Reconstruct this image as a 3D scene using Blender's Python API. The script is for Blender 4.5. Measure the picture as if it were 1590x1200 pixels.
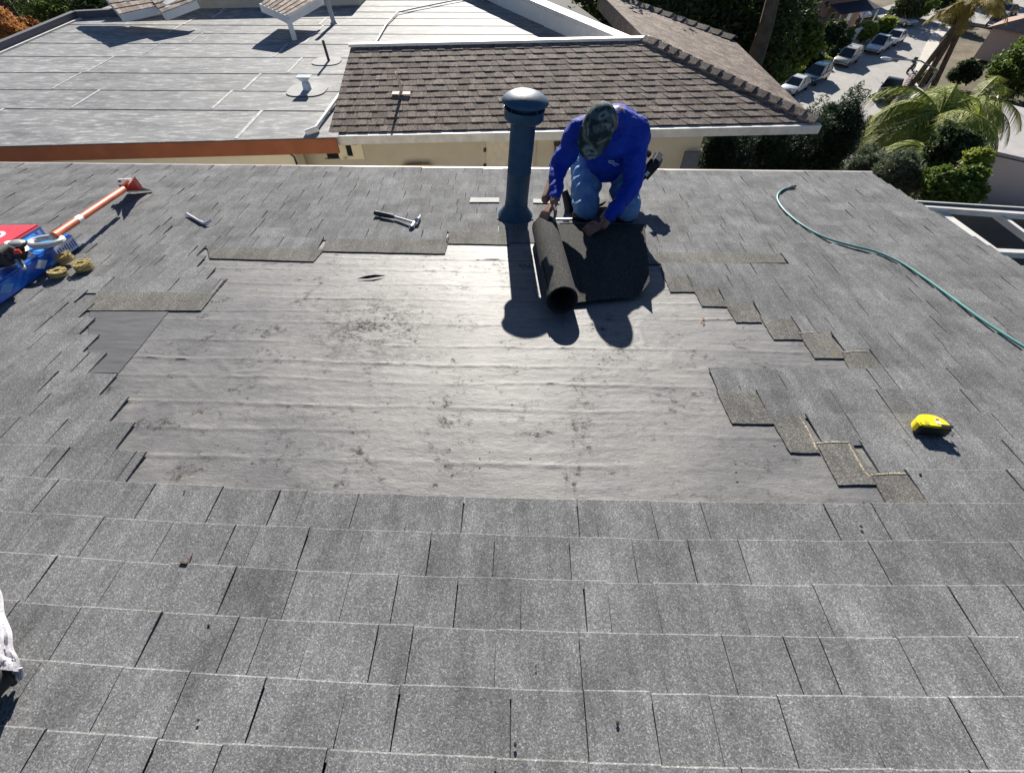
import bpy, bmesh, math, random
import numpy as np
from mathutils import Vector, Matrix, noise
random.seed(7); rng = np.random.default_rng(7)
R = math.radians
sc = bpy.context.scene
for o in list(bpy.data.objects): bpy.data.objects.remove(o)

# ------------------------------------------------------------------ camera, light, exposure
W_PX, H_PX, FPX = 1590.0, 1200.0, 700.0
PX0, PY0 = 781.0, 598.0                     # principal point in photo pixels
CAM = Vector((0.0, 0.17196724, 1.22361048))
RW = Matrix(((0.99949967, 0.03130975, -0.00448436), (-0.02165116, 0.7806304, 0.6246178), (0.02305725, -0.6242082, 0.78091772)))
cd = bpy.data.cameras.new('camera'); cam = bpy.data.objects.new('camera', cd); sc.collection.objects.link(cam)
cd.sensor_width = 36; cd.lens = FPX / W_PX * 36; cd.shift_x = (W_PX/2 - PX0) / W_PX; cd.shift_y = -(H_PX/2 - PY0) / W_PX
cd.clip_start = 0.05; cd.clip_end = 1500
cam.matrix_world = Matrix.Translation(CAM) @ RW.transposed().to_4x4()
sc.camera = cam
SUN_DIR = Vector((-0.026, 0.910, 0.412)).normalized()     # towards the sun
world = bpy.data.worlds.new('World'); sc.world = world; world.use_nodes = True
wn = world.node_tree; bg = wn.nodes['Background']; sky = wn.nodes.new('ShaderNodeTexSky')
sky.sky_type = 'NISHITA'; sky.sun_disc = False; sky.sun_elevation = math.asin(SUN_DIR.z); sky.sun_rotation = math.atan2(SUN_DIR.x, SUN_DIR.y)
sky.air_density = 0.75; sky.dust_density = 0.2; sky.ozone_density = 3.0
wn.links.new(sky.outputs[0], bg.inputs[0]); bg.inputs[1].default_value = 0.05
sl = bpy.data.lights.new('sun', 'SUN'); sl.energy = 5.0; sl.angle = R(0.5); sl.color = (1.0, 0.94, 0.84)
so = bpy.data.objects.new('sun', sl); sc.collection.objects.link(so); so.rotation_euler = SUN_DIR.to_track_quat('Z', 'Y').to_euler()
sc.view_settings.view_transform = 'Standard'; sc.view_settings.look = 'None'; sc.view_settings.gamma = 1; sc.view_settings.exposure = 1.05
sc.view_settings.use_curve_mapping = False
sc.render.engine = 'CYCLES'; sc.cycles.max_bounces = 6; sc.cycles.use_denoising = True

# ------------------------------------------------------------------ geometry helpers
C = sc.collection
PITCH = R(8.0); CP, SP = math.cos(PITCH), math.sin(PITCH)
def RF(u, v, w=0.0): return Vector((u, v*CP + w*SP, -v*SP + w*CP))       # roof frame -> world
def toRF(p): return Vector((p.x, p.y*CP - p.z*SP, p.y*SP + p.z*CP))
def ray(px, py): return RW.transposed() @ Vector(((px-PX0)/FPX, (PY0-py)/FPX, -1))
def rp(px, py, w=0.0):                       # point on the roof plane raised by w
    d = ray(px, py); n = Vector((0, SP, CP)); t = (w - CAM.dot(n)) / d.dot(n); return CAM + d*t
def ruv(px, py, w=0.0): p = toRF(rp(px, py, w)); return p.x, p.y
def atZ(px, py, Z): d = ray(px, py); return CAM + d*((Z-CAM.z)/d.z)
def atY(px, py, Y): d = ray(px, py); return CAM + d*((Y-CAM.y)/d.y)
def lerp(a, b, t): return a + (b-a)*t
def V(*a): return Vector(a)

ORG = {}
def setp(o, label=None, cat=None, group=None, kind=None):
    if label: o['label'] = label
    if cat: o['category'] = cat
    if group: o['group'] = group
    if kind: o['kind'] = kind
    return o
def thing(name, label, cat, loc=(0,0,0), group=None, kind=None):
    o = bpy.data.objects.new(name, None); C.objects.link(o); o.location = loc; o.empty_display_size = .1
    ORG[o] = Vector(loc); return setp(o, label, cat, group, kind)
class MB:
    def __init__(s): s.v = []; s.f = []; s.tone = []
    def add(s, vs, fs, tone=0.5):
        n = len(s.v); s.v += [tuple(p) for p in vs]; s.f += [tuple(i+n for i in f) for f in fs]; s.tone += [tone]*len(vs); return s
    def hexa(s, b, t, tone=.5):                # b, t: 4 bottom, 4 top points (ccw from above)
        return s.add(list(b)+list(t), [(3,2,1,0),(4,5,6,7),(0,1,5,4),(1,2,6,5),(2,3,7,6),(3,0,4,7)], tone)
    def box(s, c, size, M=None, tone=.5):
        hx, hy, hz = [q/2 for q in size]; c = Vector(c)
        P = [V(x,y,z) for z in (-hz,hz) for x,y in ((-hx,-hy),(hx,-hy),(hx,hy),(-hx,hy))]
        P = [c + (M @ p if M else p) for p in P]
        return s.hexa(P[:4], P[4:], tone)
    def bar(s, a, b, w, h, up=V(0,0,1), tone=.5):   # rectangular bar from a to b
        a, b = Vector(a), Vector(b); d = (b-a).normalized(); sx = d.cross(up).normalized(); uz = sx.cross(d)
        q = [(-w/2,-h/2),(w/2,-h/2),(w/2,h/2),(-w/2,h/2)]
        A = [a+sx*x+uz*y for x,y in q]; B = [b+sx*x+uz*y for x,y in q]
        return s.add(A+B, [(0,1,2,3),(7,6,5,4),(0,4,5,1),(1,5,6,2),(2,6,7,3),(3,7,4,0)], tone)
    def tube(s, pts, rad, n=10, caps=True, tone=.5):
        pts = [Vector(p) for p in pts]; m = len(pts)
        rad = rad if isinstance(rad, (list, tuple)) else [rad]*m
        prev = None; vs = []
        for i, p in enumerate(pts):
            d = (pts[min(i+1,m-1)] - pts[max(i-1,0)]).normalized()
            if prev is None: a = d.orthogonal().normalized()
            else: a = (prev - d*prev.dot(d)).normalized()
            prev = a; b = d.cross(a)
            vs += [p + (a*math.cos(2*math.pi*k/n) + b*math.sin(2*math.pi*k/n))*rad[i] for k in range(n)]
        fs = [(i*n+k, i*n+(k+1)%n, (i+1)*n+(k+1)%n, (i+1)*n+k) for i in range(m-1) for k in range(n)]
        if caps: fs += [tuple(range(n-1,-1,-1)), tuple((m-1)*n+k for k in range(n))]
        return s.add(vs, fs, tone)
    def lathe(s, o, axis, prof, n=32, tone=.5):     # prof: (radius, height) list
        o = Vector(o); d = Vector(axis).normalized(); a = d.orthogonal().normalized(); b = d.cross(a); vs = []
        for r, h in prof: vs += [o + d*h + (a*math.cos(2*math.pi*k/n)+b*math.sin(2*math.pi*k/n))*max(r,1e-4) for k in range(n)]
        fs = [(i*n+k, i*n+(k+1)%n, (i+1)*n+(k+1)%n, (i+1)*n+k) for i in range(len(prof)-1) for k in range(n)]
        return s.add(vs, fs, tone)
    def prism(s, poly, ext, tone=.5):               # poly: points, ext: vector
        n = len(poly); P = [Vector(p) for p in poly]; Q = [p+Vector(ext) for p in P]
        return s.add(P+Q, [tuple(range(n-1,-1,-1)), tuple(range(n,2*n))] + [(i,(i+1)%n,n+(i+1)%n,n+i) for i in range(n)], tone)
    def ell(s, c, r, M=None, n=16, m=10, tone=.5):
        c = Vector(c); vs = []; 
        for i in range(m+1):
            t = math.pi*i/m
            for k in range(n):
                p = V(r[0]*math.sin(t)*math.cos(2*math.pi*k/n), r[1]*math.sin(t)*math.sin(2*math.pi*k/n), r[2]*math.cos(t))
                vs.append(c + (M @ p if M else p))
        return s.add(vs, [(i*n+k,(i+1)*n+k,(i+1)*n+(k+1)%n,i*n+(k+1)%n) for i in range(m) for k in range(n)], tone)
    def cap(s, a, b, ra, rb, n=12):                  # tapered capsule
        a, b = Vector(a), Vector(b); d = (b-a); L = max(d.length,1e-5); d = d/L; pr = []
        for i in range(5): t = math.pi/2*i/4; pr.append((ra*math.sin(t), -ra*math.cos(t)))
        for i in range(5): t = math.pi/2*i/4; pr.append((rb*math.cos(t), L+rb*math.sin(t)))
        return s.lathe(a, d, pr, n)
    def build(s, name, mat, parent=None, smooth=False, label=None, cat=None, group=None, kind=None, bevel=0, org=None):
        o0 = ORG[parent] if parent is not None else (Vector(org) if org is not None else Vector((0,0,0)))
        me = bpy.data.meshes.new(name); me.from_pydata([(x-o0.x,y-o0.y,z-o0.z) for x,y,z in s.v], [], s.f)
        at = me.attributes.new('tone', 'FLOAT', 'POINT'); at.data.foreach_set('value', s.tone)
        me.materials.append(mat); me.update()
        bm = bmesh.new(); bm.from_mesh(me); bmesh.ops.recalc_face_normals(bm, faces=bm.faces)
        if bevel: bmesh.ops.bevel(bm, geom=list(bm.edges), offset=bevel, segments=2, affect='EDGES', clamp_overlap=True)
        bm.to_mesh(me); bm.free()
        if smooth:
            me.polygons.foreach_set('use_smooth', [True]*len(me.polygons))
            try: me.set_sharp_from_angle(angle=R(40))
            except Exception: pass
        o = bpy.data.objects.new(name, me); C.objects.link(o)
        if parent is not None: o.parent = parent; ORG[o] = o0
        else: o.location = o0; ORG[o] = o0
        return setp(o, label, cat, group, kind)
def copy_tree(o, parent=None):
    c = o.copy(); C.objects.link(c); c.parent = parent
    for ch in o.children: copy_tree(ch, c)
    return c

# ------------------------------------------------------------------ materials
class NT:
    def __init__(s, name):
        s.m = bpy.data.materials.new(name); s.m.use_nodes = True; s.t = s.m.node_tree; s.b = s.t.nodes['Principled BSDF']
        s.pos = s.n('ShaderNodeNewGeometry').outputs['Position']
    def n(s, t, **k):
        x = s.t.nodes.new(t)
        for a, b in k.items(): setattr(x, a, b)
        return x
    def l(s, a, b): s.t.links.new(a, b)
    def scaled(s, sx, sy, sz, src=None):
        x = s.n('ShaderNodeMapping'); x.inputs['Scale'].default_value = (sx,sy,sz); s.l(src or s.pos, x.inputs[0]); return x.outputs[0]
    def noise(s, scale, detail=3, rough=.5, vec=None, dist=0):
        x = s.n('ShaderNodeTexNoise'); x.inputs['Scale'].default_value = scale; x.inputs['Detail'].default_value = detail
        x.inputs['Roughness'].default_value = rough; x.inputs['Distortion'].default_value = dist; s.l(vec or s.pos, x.inputs['Vector']); return x.outputs['Fac']
    def vor(s, scale, vec=None, feature='F1', out='Distance'):
        x = s.n('ShaderNodeTexVoronoi', feature=feature); x.inputs['Scale'].default_value = scale; s.l(vec or s.pos, x.inputs['Vector']); return x.outputs[out]
    def ramp(s, fac, stops):
        x = s.n('ShaderNodeValToRGB'); e = x.color_ramp.elements
        while len(e) < len(stops): e.new(.5)
        for i, (p, c) in enumerate(stops): e[i].position = p; e[i].color = (*c, 1) if len(c) == 3 else c
        s.l(fac, x.inputs[0]); return x.outputs[0]
    def g(s, fac, a, b, lo=0, hi=1):   # grey map range
        x = s.n('ShaderNodeMapRange'); x.inputs[1].default_value = a; x.inputs[2].default_value = b; x.inputs[3].default_value = lo; x.inputs[4].default_value = hi
        s.l(fac, x.inputs[0]); return x.outputs[0]
    def mix(s, a, b, fac=.5, mode='MIX'):
        x = s.n('ShaderNodeMix', data_type='RGBA', blend_type=mode)
        for q, i in ((fac, 0), (a, 6), (b, 7)):
            if isinstance(q, (int, float)): x.inputs[i].default_value = q if i == 0 else (q,q,q,1)
            elif isinstance(q, tuple): x.inputs[i].default_value = (*q, 1)
            else: s.l(q, x.inputs[i])
        return x.outputs[2]
    def math(s, op, a, b=0.0, c=None):
        x = s.n('ShaderNodeMath', operation=op)
        for i, q in enumerate((a, b, c)):
            if q is None: continue
            if isinstance(q, (int, float)): x.inputs[i].default_value = q
            else: s.l(q, x.inputs[i])
        return x.outputs[0]
    def attr(s, nm='tone'): x = s.n('ShaderNodeAttribute', attribute_name=nm); return x.outputs['Fac']
    def col(s, c):
        if isinstance(c, tuple): s.b.inputs['Base Color'].default_value = (*c, 1)
        else: s.l(c, s.b.inputs['Base Color'])
    def bump(s, h, strength=.3, dist=.002):
        x = s.n('ShaderNodeBump'); x.inputs['Strength'].default_value = strength; x.inputs['Distance'].default_value = dist
        s.l(h, x.inputs['Height']); s.l(x.outputs[0], s.b.inputs['Normal'])
    def set(s, rough=.8, metal=0, spec=.5, coat=0):
        s.b.inputs['Roughness'].default_value = rough; s.b.inputs['Metallic'].default_value = metal
        s.b.inputs['Specular IOR Level'].default_value = spec; s.b.inputs['Coat Weight'].default_value = coat
        return s.m
def plain(name, col, rough=.6, metal=0, var=.12, scale=8, spec=.5, bump=0, coat=0):
    t = NT(name); f = t.noise(scale, 4, .6)
    lo = tuple(c*(1-var) for c in col); hi = tuple(min(1, c*(1+var)) for c in col)
    t.col(t.ramp(f, [(.3, lo), (.7, hi)]))
    if bump: t.bump(t.noise(scale*6, 3), bump, .004)
    return t.set(rough, metal, spec, coat)
def granules(name, dark, light, gs=330, tonevar=.5, warm=None, dirt=.25, rough=.9):
    t = NT(name); a = t.noise(gs, 2, .7); v = t.vor(gs*.9, out='Color')
    sep = t.n('ShaderNodeSeparateColor'); t.l(v, sep.inputs[0])
    f = t.math('MULTIPLY_ADD', sep.outputs[0], .55, t.math('MULTIPLY', a, .45))
    c = t.ramp(f, [(.22, dark), (.5, tuple((x+y)/2 for x, y in zip(dark, light))), (.72, light), (.84, tuple(min(1,x*1.9) for x in light))])
    big = t.noise(5.5, 5, .65); c = t.mix(c, t.ramp(big, [(.3, (1-dirt,)*3), (.7, (1+dirt,)*3)]), 1, 'MULTIPLY')
    st = t.noise(16, 4, .7, t.scaled(1, .35, .35)); c = t.mix(c, t.ramp(st, [(.3, (1-dirt*.7,)*3), (.7, (1+dirt*.5,)*3)]), 1, 'MULTIPLY')
    sk = t.noise(1.0, 3, .6, t.scaled(26, 2.2, 2.2)); c = t.mix(c, t.ramp(sk, [(.32, (.86,)*3), (.5, (1.0,)*3), (.7, (1.1,)*3)]), 1, 'MULTIPLY')
    tn = t.attr(); c = t.mix(c, t.ramp(tn, [(0, (1-tonevar*.5,)*3), (1, (1+tonevar*.5,)*3)]), 1, 'MULTIPLY')
    if warm: c = t.mix(c, warm, t.g(t.noise(9, 4, .7), .55, .75, 0, .5))
    t.col(c); t.bump(f, .7, .0015); return t.set(rough, 0, .12)

M = {}
M['shingle'] = granules('grey_shingle', (.100,.102,.105), (.208,.211,.217), gs=400, tonevar=.34)
M['exposed'] = granules('exposed_headlap', (.070,.069,.066), (.175,.171,.162), gs=330, dirt=.22, warm=(.17,.145,.11))
M['rollmat'] = granules('black_cap_sheet', (.016,.016,.016), (.066,.066,.064), gs=330, dirt=.1)
M['brown_shingle'] = granules('brown_shingle', (.098,.078,.067), (.235,.196,.172), gs=70, tonevar=.6, dirt=.25)
M['deck'] = plain('shingle_backing', (.018,.018,.02), .9)
# felt
t = NT('underlayment'); 
n1 = t.noise(2.2, 5, .6); n2 = t.noise(1.0, 6, .75, t.scaled(16, 55, 55)); n3 = t.noise(170, 3, .7)
c = t.ramp(n2, [(.25, (.098,.100,.105)), (.55, (.143,.144,.148)), (.8, (.198,.197,.197))])
c = t.mix(c, t.ramp(n1, [(.3, (.78,.78,.80)), (.7, (1.15,1.12,1.08))]), 1, 'MULTIPLY')
c = t.mix(c, t.ramp(n3, [(.3, (.8,.8,.8)), (.7, (1.18,1.18,1.18))]), 1, 'MULTIPLY')
stn = t.math('MULTIPLY', t.g(t.noise(6, 9, .85), .52, .60), t.g(t.noise(30, 5, .8), .45, .6))
cc = rp(575, 505); dv = t.n('ShaderNodeVectorMath', operation='DISTANCE'); t.l(t.pos, dv.inputs[0]); dv.inputs[1].default_value = cc
near = t.g(dv.outputs['Value'], .08, .38, 1, 0)
st2 = t.math('MULTIPLY', t.math('MULTIPLY', t.g(t.noise(14, 7, .8, t.scaled(.8,1.4,1.4)), .44, .53), t.g(t.noise(60, 4, .8), .38, .56)), near)
stn = t.math('MAXIMUM', stn, st2)
dots = t.g(t.vor(15), .05, .085, 1, 0); dots = t.math('MULTIPLY', dots, t.g(t.noise(3.1, 2), .46, .50))
c = t.mix(c, (.035,.032,.03), t.math('MULTIPLY', stn, .8)); c = t.mix(c, (.02,.02,.02), t.math('MULTIPLY', dots, .8))
bl_ = t.noise(1.0, 2, .5, t.scaled(3.2, 7.5, 7.5)); c = t.mix(c, t.ramp(bl_, [(.40, (.86,.86,.87)), (.52, (1.0,1.0,1.0)), (.60, (1.10,1.09,1.07))]), 1, 'MULTIPLY')
cr1 = t.noise(1.0, 4, .62, t.scaled(22, 75, 75), 1.2); cr2 = t.noise(1.0, 3, .6, t.scaled(60, 150, 150), .6)
t.col(c); t.bump(t.math('ADD', t.math('MULTIPLY', cr1, 1.0), t.math('ADD', t.math('MULTIPLY', n3, .35), t.math('MULTIPLY', cr2, .4))), .30, .006)
t.l(t.g(n1, .3, .7, .56, .64), t.b.inputs['Roughness']); M['felt'] = t.m; t.l(t.math('MULTIPLY_ADD', t.math('MAXIMUM', stn, t.math('MULTIPLY', dots, .9)), -.50, .50), t.b.inputs['Specular IOR Level'])
t = NT('bare_felt'); n2 = t.noise(1.0, 6, .7, t.scaled(7, 50, 50)); t.col(t.ramp(n2, [(.3, (.050,.051,.056)), (.7, (.10,.101,.108))])); t.bump(n2, .3, .004); M['felt2'] = t.set(.62)
M['duct'] = plain('painted_duct', (.026,.070,.125), .52, .0, .30, 9, .28, .12)
M['white'] = plain('white_paint', (.74,.73,.70), .6, 0, .06, 5)
M['trimgrey'] = plain('aged_white_trim', (.62,.61,.58), .6, 0, .15, 6)
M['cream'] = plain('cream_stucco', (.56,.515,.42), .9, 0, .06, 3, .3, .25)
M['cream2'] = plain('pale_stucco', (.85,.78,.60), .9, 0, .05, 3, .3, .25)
M['rust'] = plain('rust_fascia', (.33,.105,.045), .7, 0, .15, 3)
M['black'] = plain('black_plastic', (.012,.012,.014), .4)
M['rubber'] = plain('rubber', (.02,.02,.02), .8)
M['steel'] = plain('steel', (.55,.56,.58), .3, .9, .1, 30)
M['brass'] = plain('brass_wire', (.50,.40,.18), .45, .5, .3, 120)
M['glass'] = plain('dark_glass', (.02,.025,.03), .08, 0, .1, 2, .8)
M['chrome'] = plain('chrome', (.7,.7,.7), .2, 1)
M['orange'] = plain('orange_fibreglass', (.56,.13,.055), .5, 0, .35, 14)
M['red'] = plain('red_paint', (.50,.05,.035), .5)
M['pale'] = plain('pale_metal', (.75,.74,.72), .5, .2)
M['wood'] = plain('brown_wood', (.10,.055,.03), .8, 0, .3, 5)
M['timber'] = plain('yellow_timber', (.42,.27,.10), .8, 0, .2, 6)
M['bark'] = plain('bark', (.12,.09,.065), .95, 0, .35, 4, .2, .4)

# ------------------------------------------------------------------ ground, road
def ground_z(x, y):
    t = min(1, max(0, (y-8.5)/34)); t = t*t*(3-2*t)
    t2 = min(1, max(0, (x-4)/10)); t2 = t2*t2*(3-2*t2)*min(1, max(0, 1-(y+5)/40))
    z = -5.2 - 13.2*t - 3.5*t2*(1-t)
    far = max(0, y-170)*.12 + max(0, abs(x-45)-95)*.12
    left = min(1, max(0, (-x-3)/12)) * min(1, max(0, (y-18)/12)); z = z*(1-left) + left*(-5.8)
    return z + far
def gnd(px, py, dz=0.0):
    d = ray(px, py); t = 5.0
    while t < 400:
        p = CAM + d*t
        if p.z <= ground_z(p.x, p.y) + dz: return p
        t += .1
    return p
xs = np.concatenate([np.linspace(-420,-30,30), np.linspace(-27,110,110), np.linspace(118,420,26)])
ys = np.concatenate([np.linspace(-300,-12,14), np.linspace(-9,165,130), np.linspace(175,700,24)])
vs = [(x, y, ground_z(x, y) + (.25*noise.noise(Vector((x*.3, y*.3, 0))) - .35)) for y in ys for x in xs]; nx = len(xs)
fs = [(j*nx+i, j*nx+i+1, (j+1)*nx+i+1, (j+1)*nx+i) for j in range(len(ys)-1) for i in range(nx-1)]
t = NT('hillside_soil'); n = t.noise(.5, 6, .7); t.col(t.ramp(n, [(.3, (.05,.06,.025)), (.5, (.12,.095,.06)), (.7, (.20,.16,.11))])); t.bump(t.noise(4, 4), .5, .05)
gm = t.set(.95); b = MB(); b.add(vs, fs); b.build('ground', gm, kind='structure', smooth=True)

# road: runs along the row of parked cars
ZS = -18.4
t = NT('asphalt'); n = t.noise(.6, 6, .65); n2 = t.noise(20, 3)
c = t.ramp(n, [(.3, (.31,.30,.285)), (.7, (.40,.385,.365))]); c = t.mix(c, t.ramp(n2, [(.3,(.85,)*3),(.7,(1.12,)*3)]), 1, 'MULTIPLY')
cr = t.g(t.vor(.35, t.scaled(1,1,1), 'DISTANCE_TO_EDGE'), .0, .012, 1, 0); c = t.mix(c, (.07,.065,.06), t.math('MULTIPLY', cr, .6))
t.col(c); road_m = t.set(.85)
conc = plain('pale_concrete', (.55,.52,.46), .9, 0, .12, 2)
def flat(name, pts, z, mat, **k):
    b = MB(); b.prism([V(p.x,p.y,z-.4) for p in pts], (0,0,.4)); return b.build(name, mat, **k)
kerbL = [atZ(*p, ZS) for p in ((1205,172),(1248,128),(1296,92),(1345,65),(1378,48),(1384,38))]
kerbR = [atZ(*p, ZS) for p in ((1345,235),(1372,178),(1412,140),(1425,100),(1442,60),(1462,38))]
road = kerbL + [atZ(1350,18,ZS), atZ(1390,6,ZS), atZ(1480,4,ZS), atZ(1600,-4,ZS), atZ(1610,20,ZS), atZ(1540,40,ZS), atZ(1500,34,ZS)] + kerbR[::-1] + [atZ(1300,260,ZS), atZ(1180,230,ZS)]
flat('road', road, ZS, road_m, kind='structure')
def strip(name, line, w, h, z, mat, **k):
    b = MB(); m = len(line)
    for i in range(m-1):
        a, c = line[i], line[i+1]; d = (c-a).normalized(); s = V(-d.y, d.x, 0)*w
        b.hexa([V(a.x,a.y,z-.3), V(c.x,c.y,z-.3), V(c.x+s.x,c.y+s.y,z-.3), V(a.x+s.x,a.y+s.y,z-.3)], [V(a.x,a.y,z+h), V(c.x,c.y,z+h), V(c.x+s.x,c.y+s.y,z+h), V(a.x+s.x,a.y+s.y,z+h)])
    return b.build(name, mat, **k)
strip('pavement', kerbL, 1.7, .13, ZS, conc, kind='structure')
strip('pavement', kerbR, -1.4, .13, ZS, conc, kind='structure')
drive = plain('driveway_concrete', (.50,.42,.34), .9, 0, .1, 1.5)

# ------------------------------------------------------------------ our house and its shingle roof
E0 = .127; V0 = 0.79941; NEAVE = 24; VE = V0 + E0*NEAVE + .003; ULEFT, URIGHT = -6.4, 2.79
house = thing('house', 'house under the photographer with a grey shingle roof partly stripped to pale felt', 'house', RF(0, 2.5, -.05))
b = MB(); b.hexa([RF(ULEFT,-1.25,-.16), RF(URIGHT-.02,-1.25,-.16), RF(URIGHT-.02,VE-.03,-.16), RF(ULEFT,VE-.03,-.16)],
                 [RF(ULEFT,-1.25,-.006), RF(URIGHT-.02,-1.25,-.006), RF(URIGHT-.02,VE-.03,-.006), RF(ULEFT,VE-.03,-.006)])
b.build('roof_deck', M['deck'], house)
rt = RF(0,-1.25,0); b = MB()
b.hexa([V(ULEFT,rt.y-4.5,rt.z-1.4), V(URIGHT-.02,rt.y-4.5,rt.z-1.4), V(URIGHT-.02,rt.y-.005,rt.z-.16), V(ULEFT,rt.y-.005,rt.z-.16)],
       [V(ULEFT,rt.y-4.5,rt.z-1.25), V(URIGHT-.02,rt.y-4.5,rt.z-1.25), V(URIGHT-.02,rt.y-.005,rt.z), V(ULEFT,rt.y-.005,rt.z)])
b.build('rear_slope', M['shingle'], house)
b = MB(); ye = RF(0,VE,0).y - .45
b.box((( ULEFT+URIGHT)/2-.2, (ye-5.3)/2, -3.75), (URIGHT-ULEFT-.9, ye+5.3, 5.7)); b.build('wall', M['cream'], house)
b = MB(); b.hexa([RF(ULEFT,VE-.025,-.17), RF(URIGHT+.02,VE-.025,-.17), RF(URIGHT+.02,VE,-.17), RF(ULEFT,VE,-.17)], [RF(ULEFT,VE-.025,-.012), RF(URIGHT+.02,VE-.025,-.012), RF(URIGHT+.02,VE,-.012), RF(ULEFT,VE,-.012)])
b.build('fascia', M['trimgrey'], house)
dm = plain('drip_edge_metal', (.55,.48,.45), .5, .3)
UR = ruv(1352,268)[0]
b = MB(); b.bar(RF(ULEFT,VE+.006,.004), RF(UR,VE+.006,.004), .022, .012); b.build('drip_edge', dm, house)
b = MB(); b.hexa([RF(URIGHT-.018,-1.2,-.17), RF(URIGHT+.012,-1.2,-.17), RF(URIGHT+.012,VE-.03,-.17), RF(URIGHT-.018,VE-.03,-.17)], [RF(URIGHT-.018,-1.2,-.008), RF(URIGHT+.012,-1.2,-.008), RF(URIGHT+.012,VE-.03,-.008), RF(URIGHT-.018,VE-.03,-.008)])
b.build('rake_board', M['white'], house)

# opening in the shingles, band by band (band m lies between butt lines m-1 and m)
def vb(m): return V0 + m*E0
def U(px, py): return ruv(px, py)[0]
left = {1:U(210,730), 2:U(194,682), 3:U(184,640), 4:U(171,598), 5:U(152,566), 6:U(143,535), 7:U(133,512), 8:U(130,488), 9:U(116,470), 10:U(345,443), 11:U(333,422), 12:U(318,404), 13:U(312,392), 14:U(500,378), 15:U(695,366)}
right = {1:U(1424,760), 2:U(1347,713), 3:U(1265,670), 4:U(1183,628), 5:U(1107,592), 6:U(1362,562), 7:U(1302,535), 8:U(1236,506), 9:U(1175,482), 10:U(1120,460), 11:U(1071,438), 12:U(1027,418), 13:U(1216,402), 14:U(960,384), 15:U(790,368)}
def slab(b, u0, u1, v0, v1, w0, w1, th=.006, tone=.5, skew=0.0, warp=False):
    c = .0035                                   # the butt edge is rounded over by its granules
    a_, d_ = (bow(u0, v1), bow(u1, v1)) if warp else (0, 0); sk_ = random.uniform(-.003,.003) if warp else 0; lf = (random.random()**4*.0035 if warp else 0)
    P = [RF(u0,v0+a_,w0-th), RF(u1,v0+d_,w0-th), RF(u1+sk_,v1+skew+d_,w1-th), RF(u0+sk_,v1+a_,w1-th), RF(u0,v0+a_,w0), RF(u1,v0+d_,w0), RF(u1+sk_,v1+skew-c+d_,w1+lf), RF(u0+sk_,v1-c+a_,w1), RF(u1+sk_,v1+skew+d_,w1-c+lf), RF(u0+sk_,v1+a_,w1-c)]
    b.add(P, [(3,2,1,0),(4,5,6,7),(7,6,8,9),(9,8,2,3),(0,1,5,4),(1,2,8,6,5),(3,0,4,7,9)], tone)
def bow(u, v):                               # the courses were laid slightly bowed, not dead straight
    uc = max(-2.0, min(2.0, u)); k = max(0, min(1, (3.6-v)/1.6))
    return (-.01263 - .00277*uc + .01745*uc*uc + (.00427*uc - .0057*uc*uc)*max(-.3, min(v, 2.4)))*k + .0012*noise.noise(V(u*3.1, v*9, 2))
tabs = []
mlo = -12
for m in range(mlo, NEAVE+1):
    v1 = vb(m); v0 = vb(m-1)
    u = ULEFT + random.uniform(0, .15)
    phase = 0
    while u < URIGHT:
        wd = random.choice([.13,.155,.16,.16,.185,.185,.21]) + random.uniform(-.012,.012)
        if random.random() < .10: wd = random.uniform(.05,.09)
        u1 = min(u+wd, URIGHT + random.uniform(-.004,.004)); ua, ub = u, u1
        if m in left:
            L, Rr = left[m], right[m]
            if ua >= L and ub <= Rr: u = u1; phase ^= 1; continue
            if ua < L < ub: ub = L
            elif ua < Rr < ub: ua = Rr
        if ub-ua > .012:
            hi = .0022*phase + random.uniform(0,.0012)
            gap = random.choice([.0011, .0018, .0026, .0032])
            tabs.append((m, ua+gap/2, ub-gap/2, v0-.02, v1+random.uniform(-.0022,.0022), .003, .0095+hi, min(1,max(0,random.gauss(.5,.17))), random.uniform(-.002,.002)))
        u = u1; phase ^= 1 if random.random() < .8 else 0
def vis(p):
    X = RW @ (p - CAM)
    if X.z > -.1: return 0
    x = PX0+FPX*X.x/-X.z; y = PY0-FPX*X.y/-X.z
    return 1/(-X.z) if -10 < x < 1600 and -10 < y < 1210 else 0
tabs.sort(key=lambda t: -vis(RF((t[1]+t[2])/2, t[4], 0))*math.sqrt(t[2]-t[1]))
rest = MB()
for i, (m, ua, ub, v0, v1, w0, w1, tn, sk) in enumerate(tabs):
    if i < 300:
        b = MB(); slab(b, ua, ub, v0, v1, w0, w1, tone=tn, skew=sk, warp=True); b.build('shingle', M['shingle'], house)
    else: slab(rest, ua, ub, v0, v1, w0, w1, tone=tn, skew=sk, warp=True)
rest.build('shingle', M['shingle'], house, kind='stuff')

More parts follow.
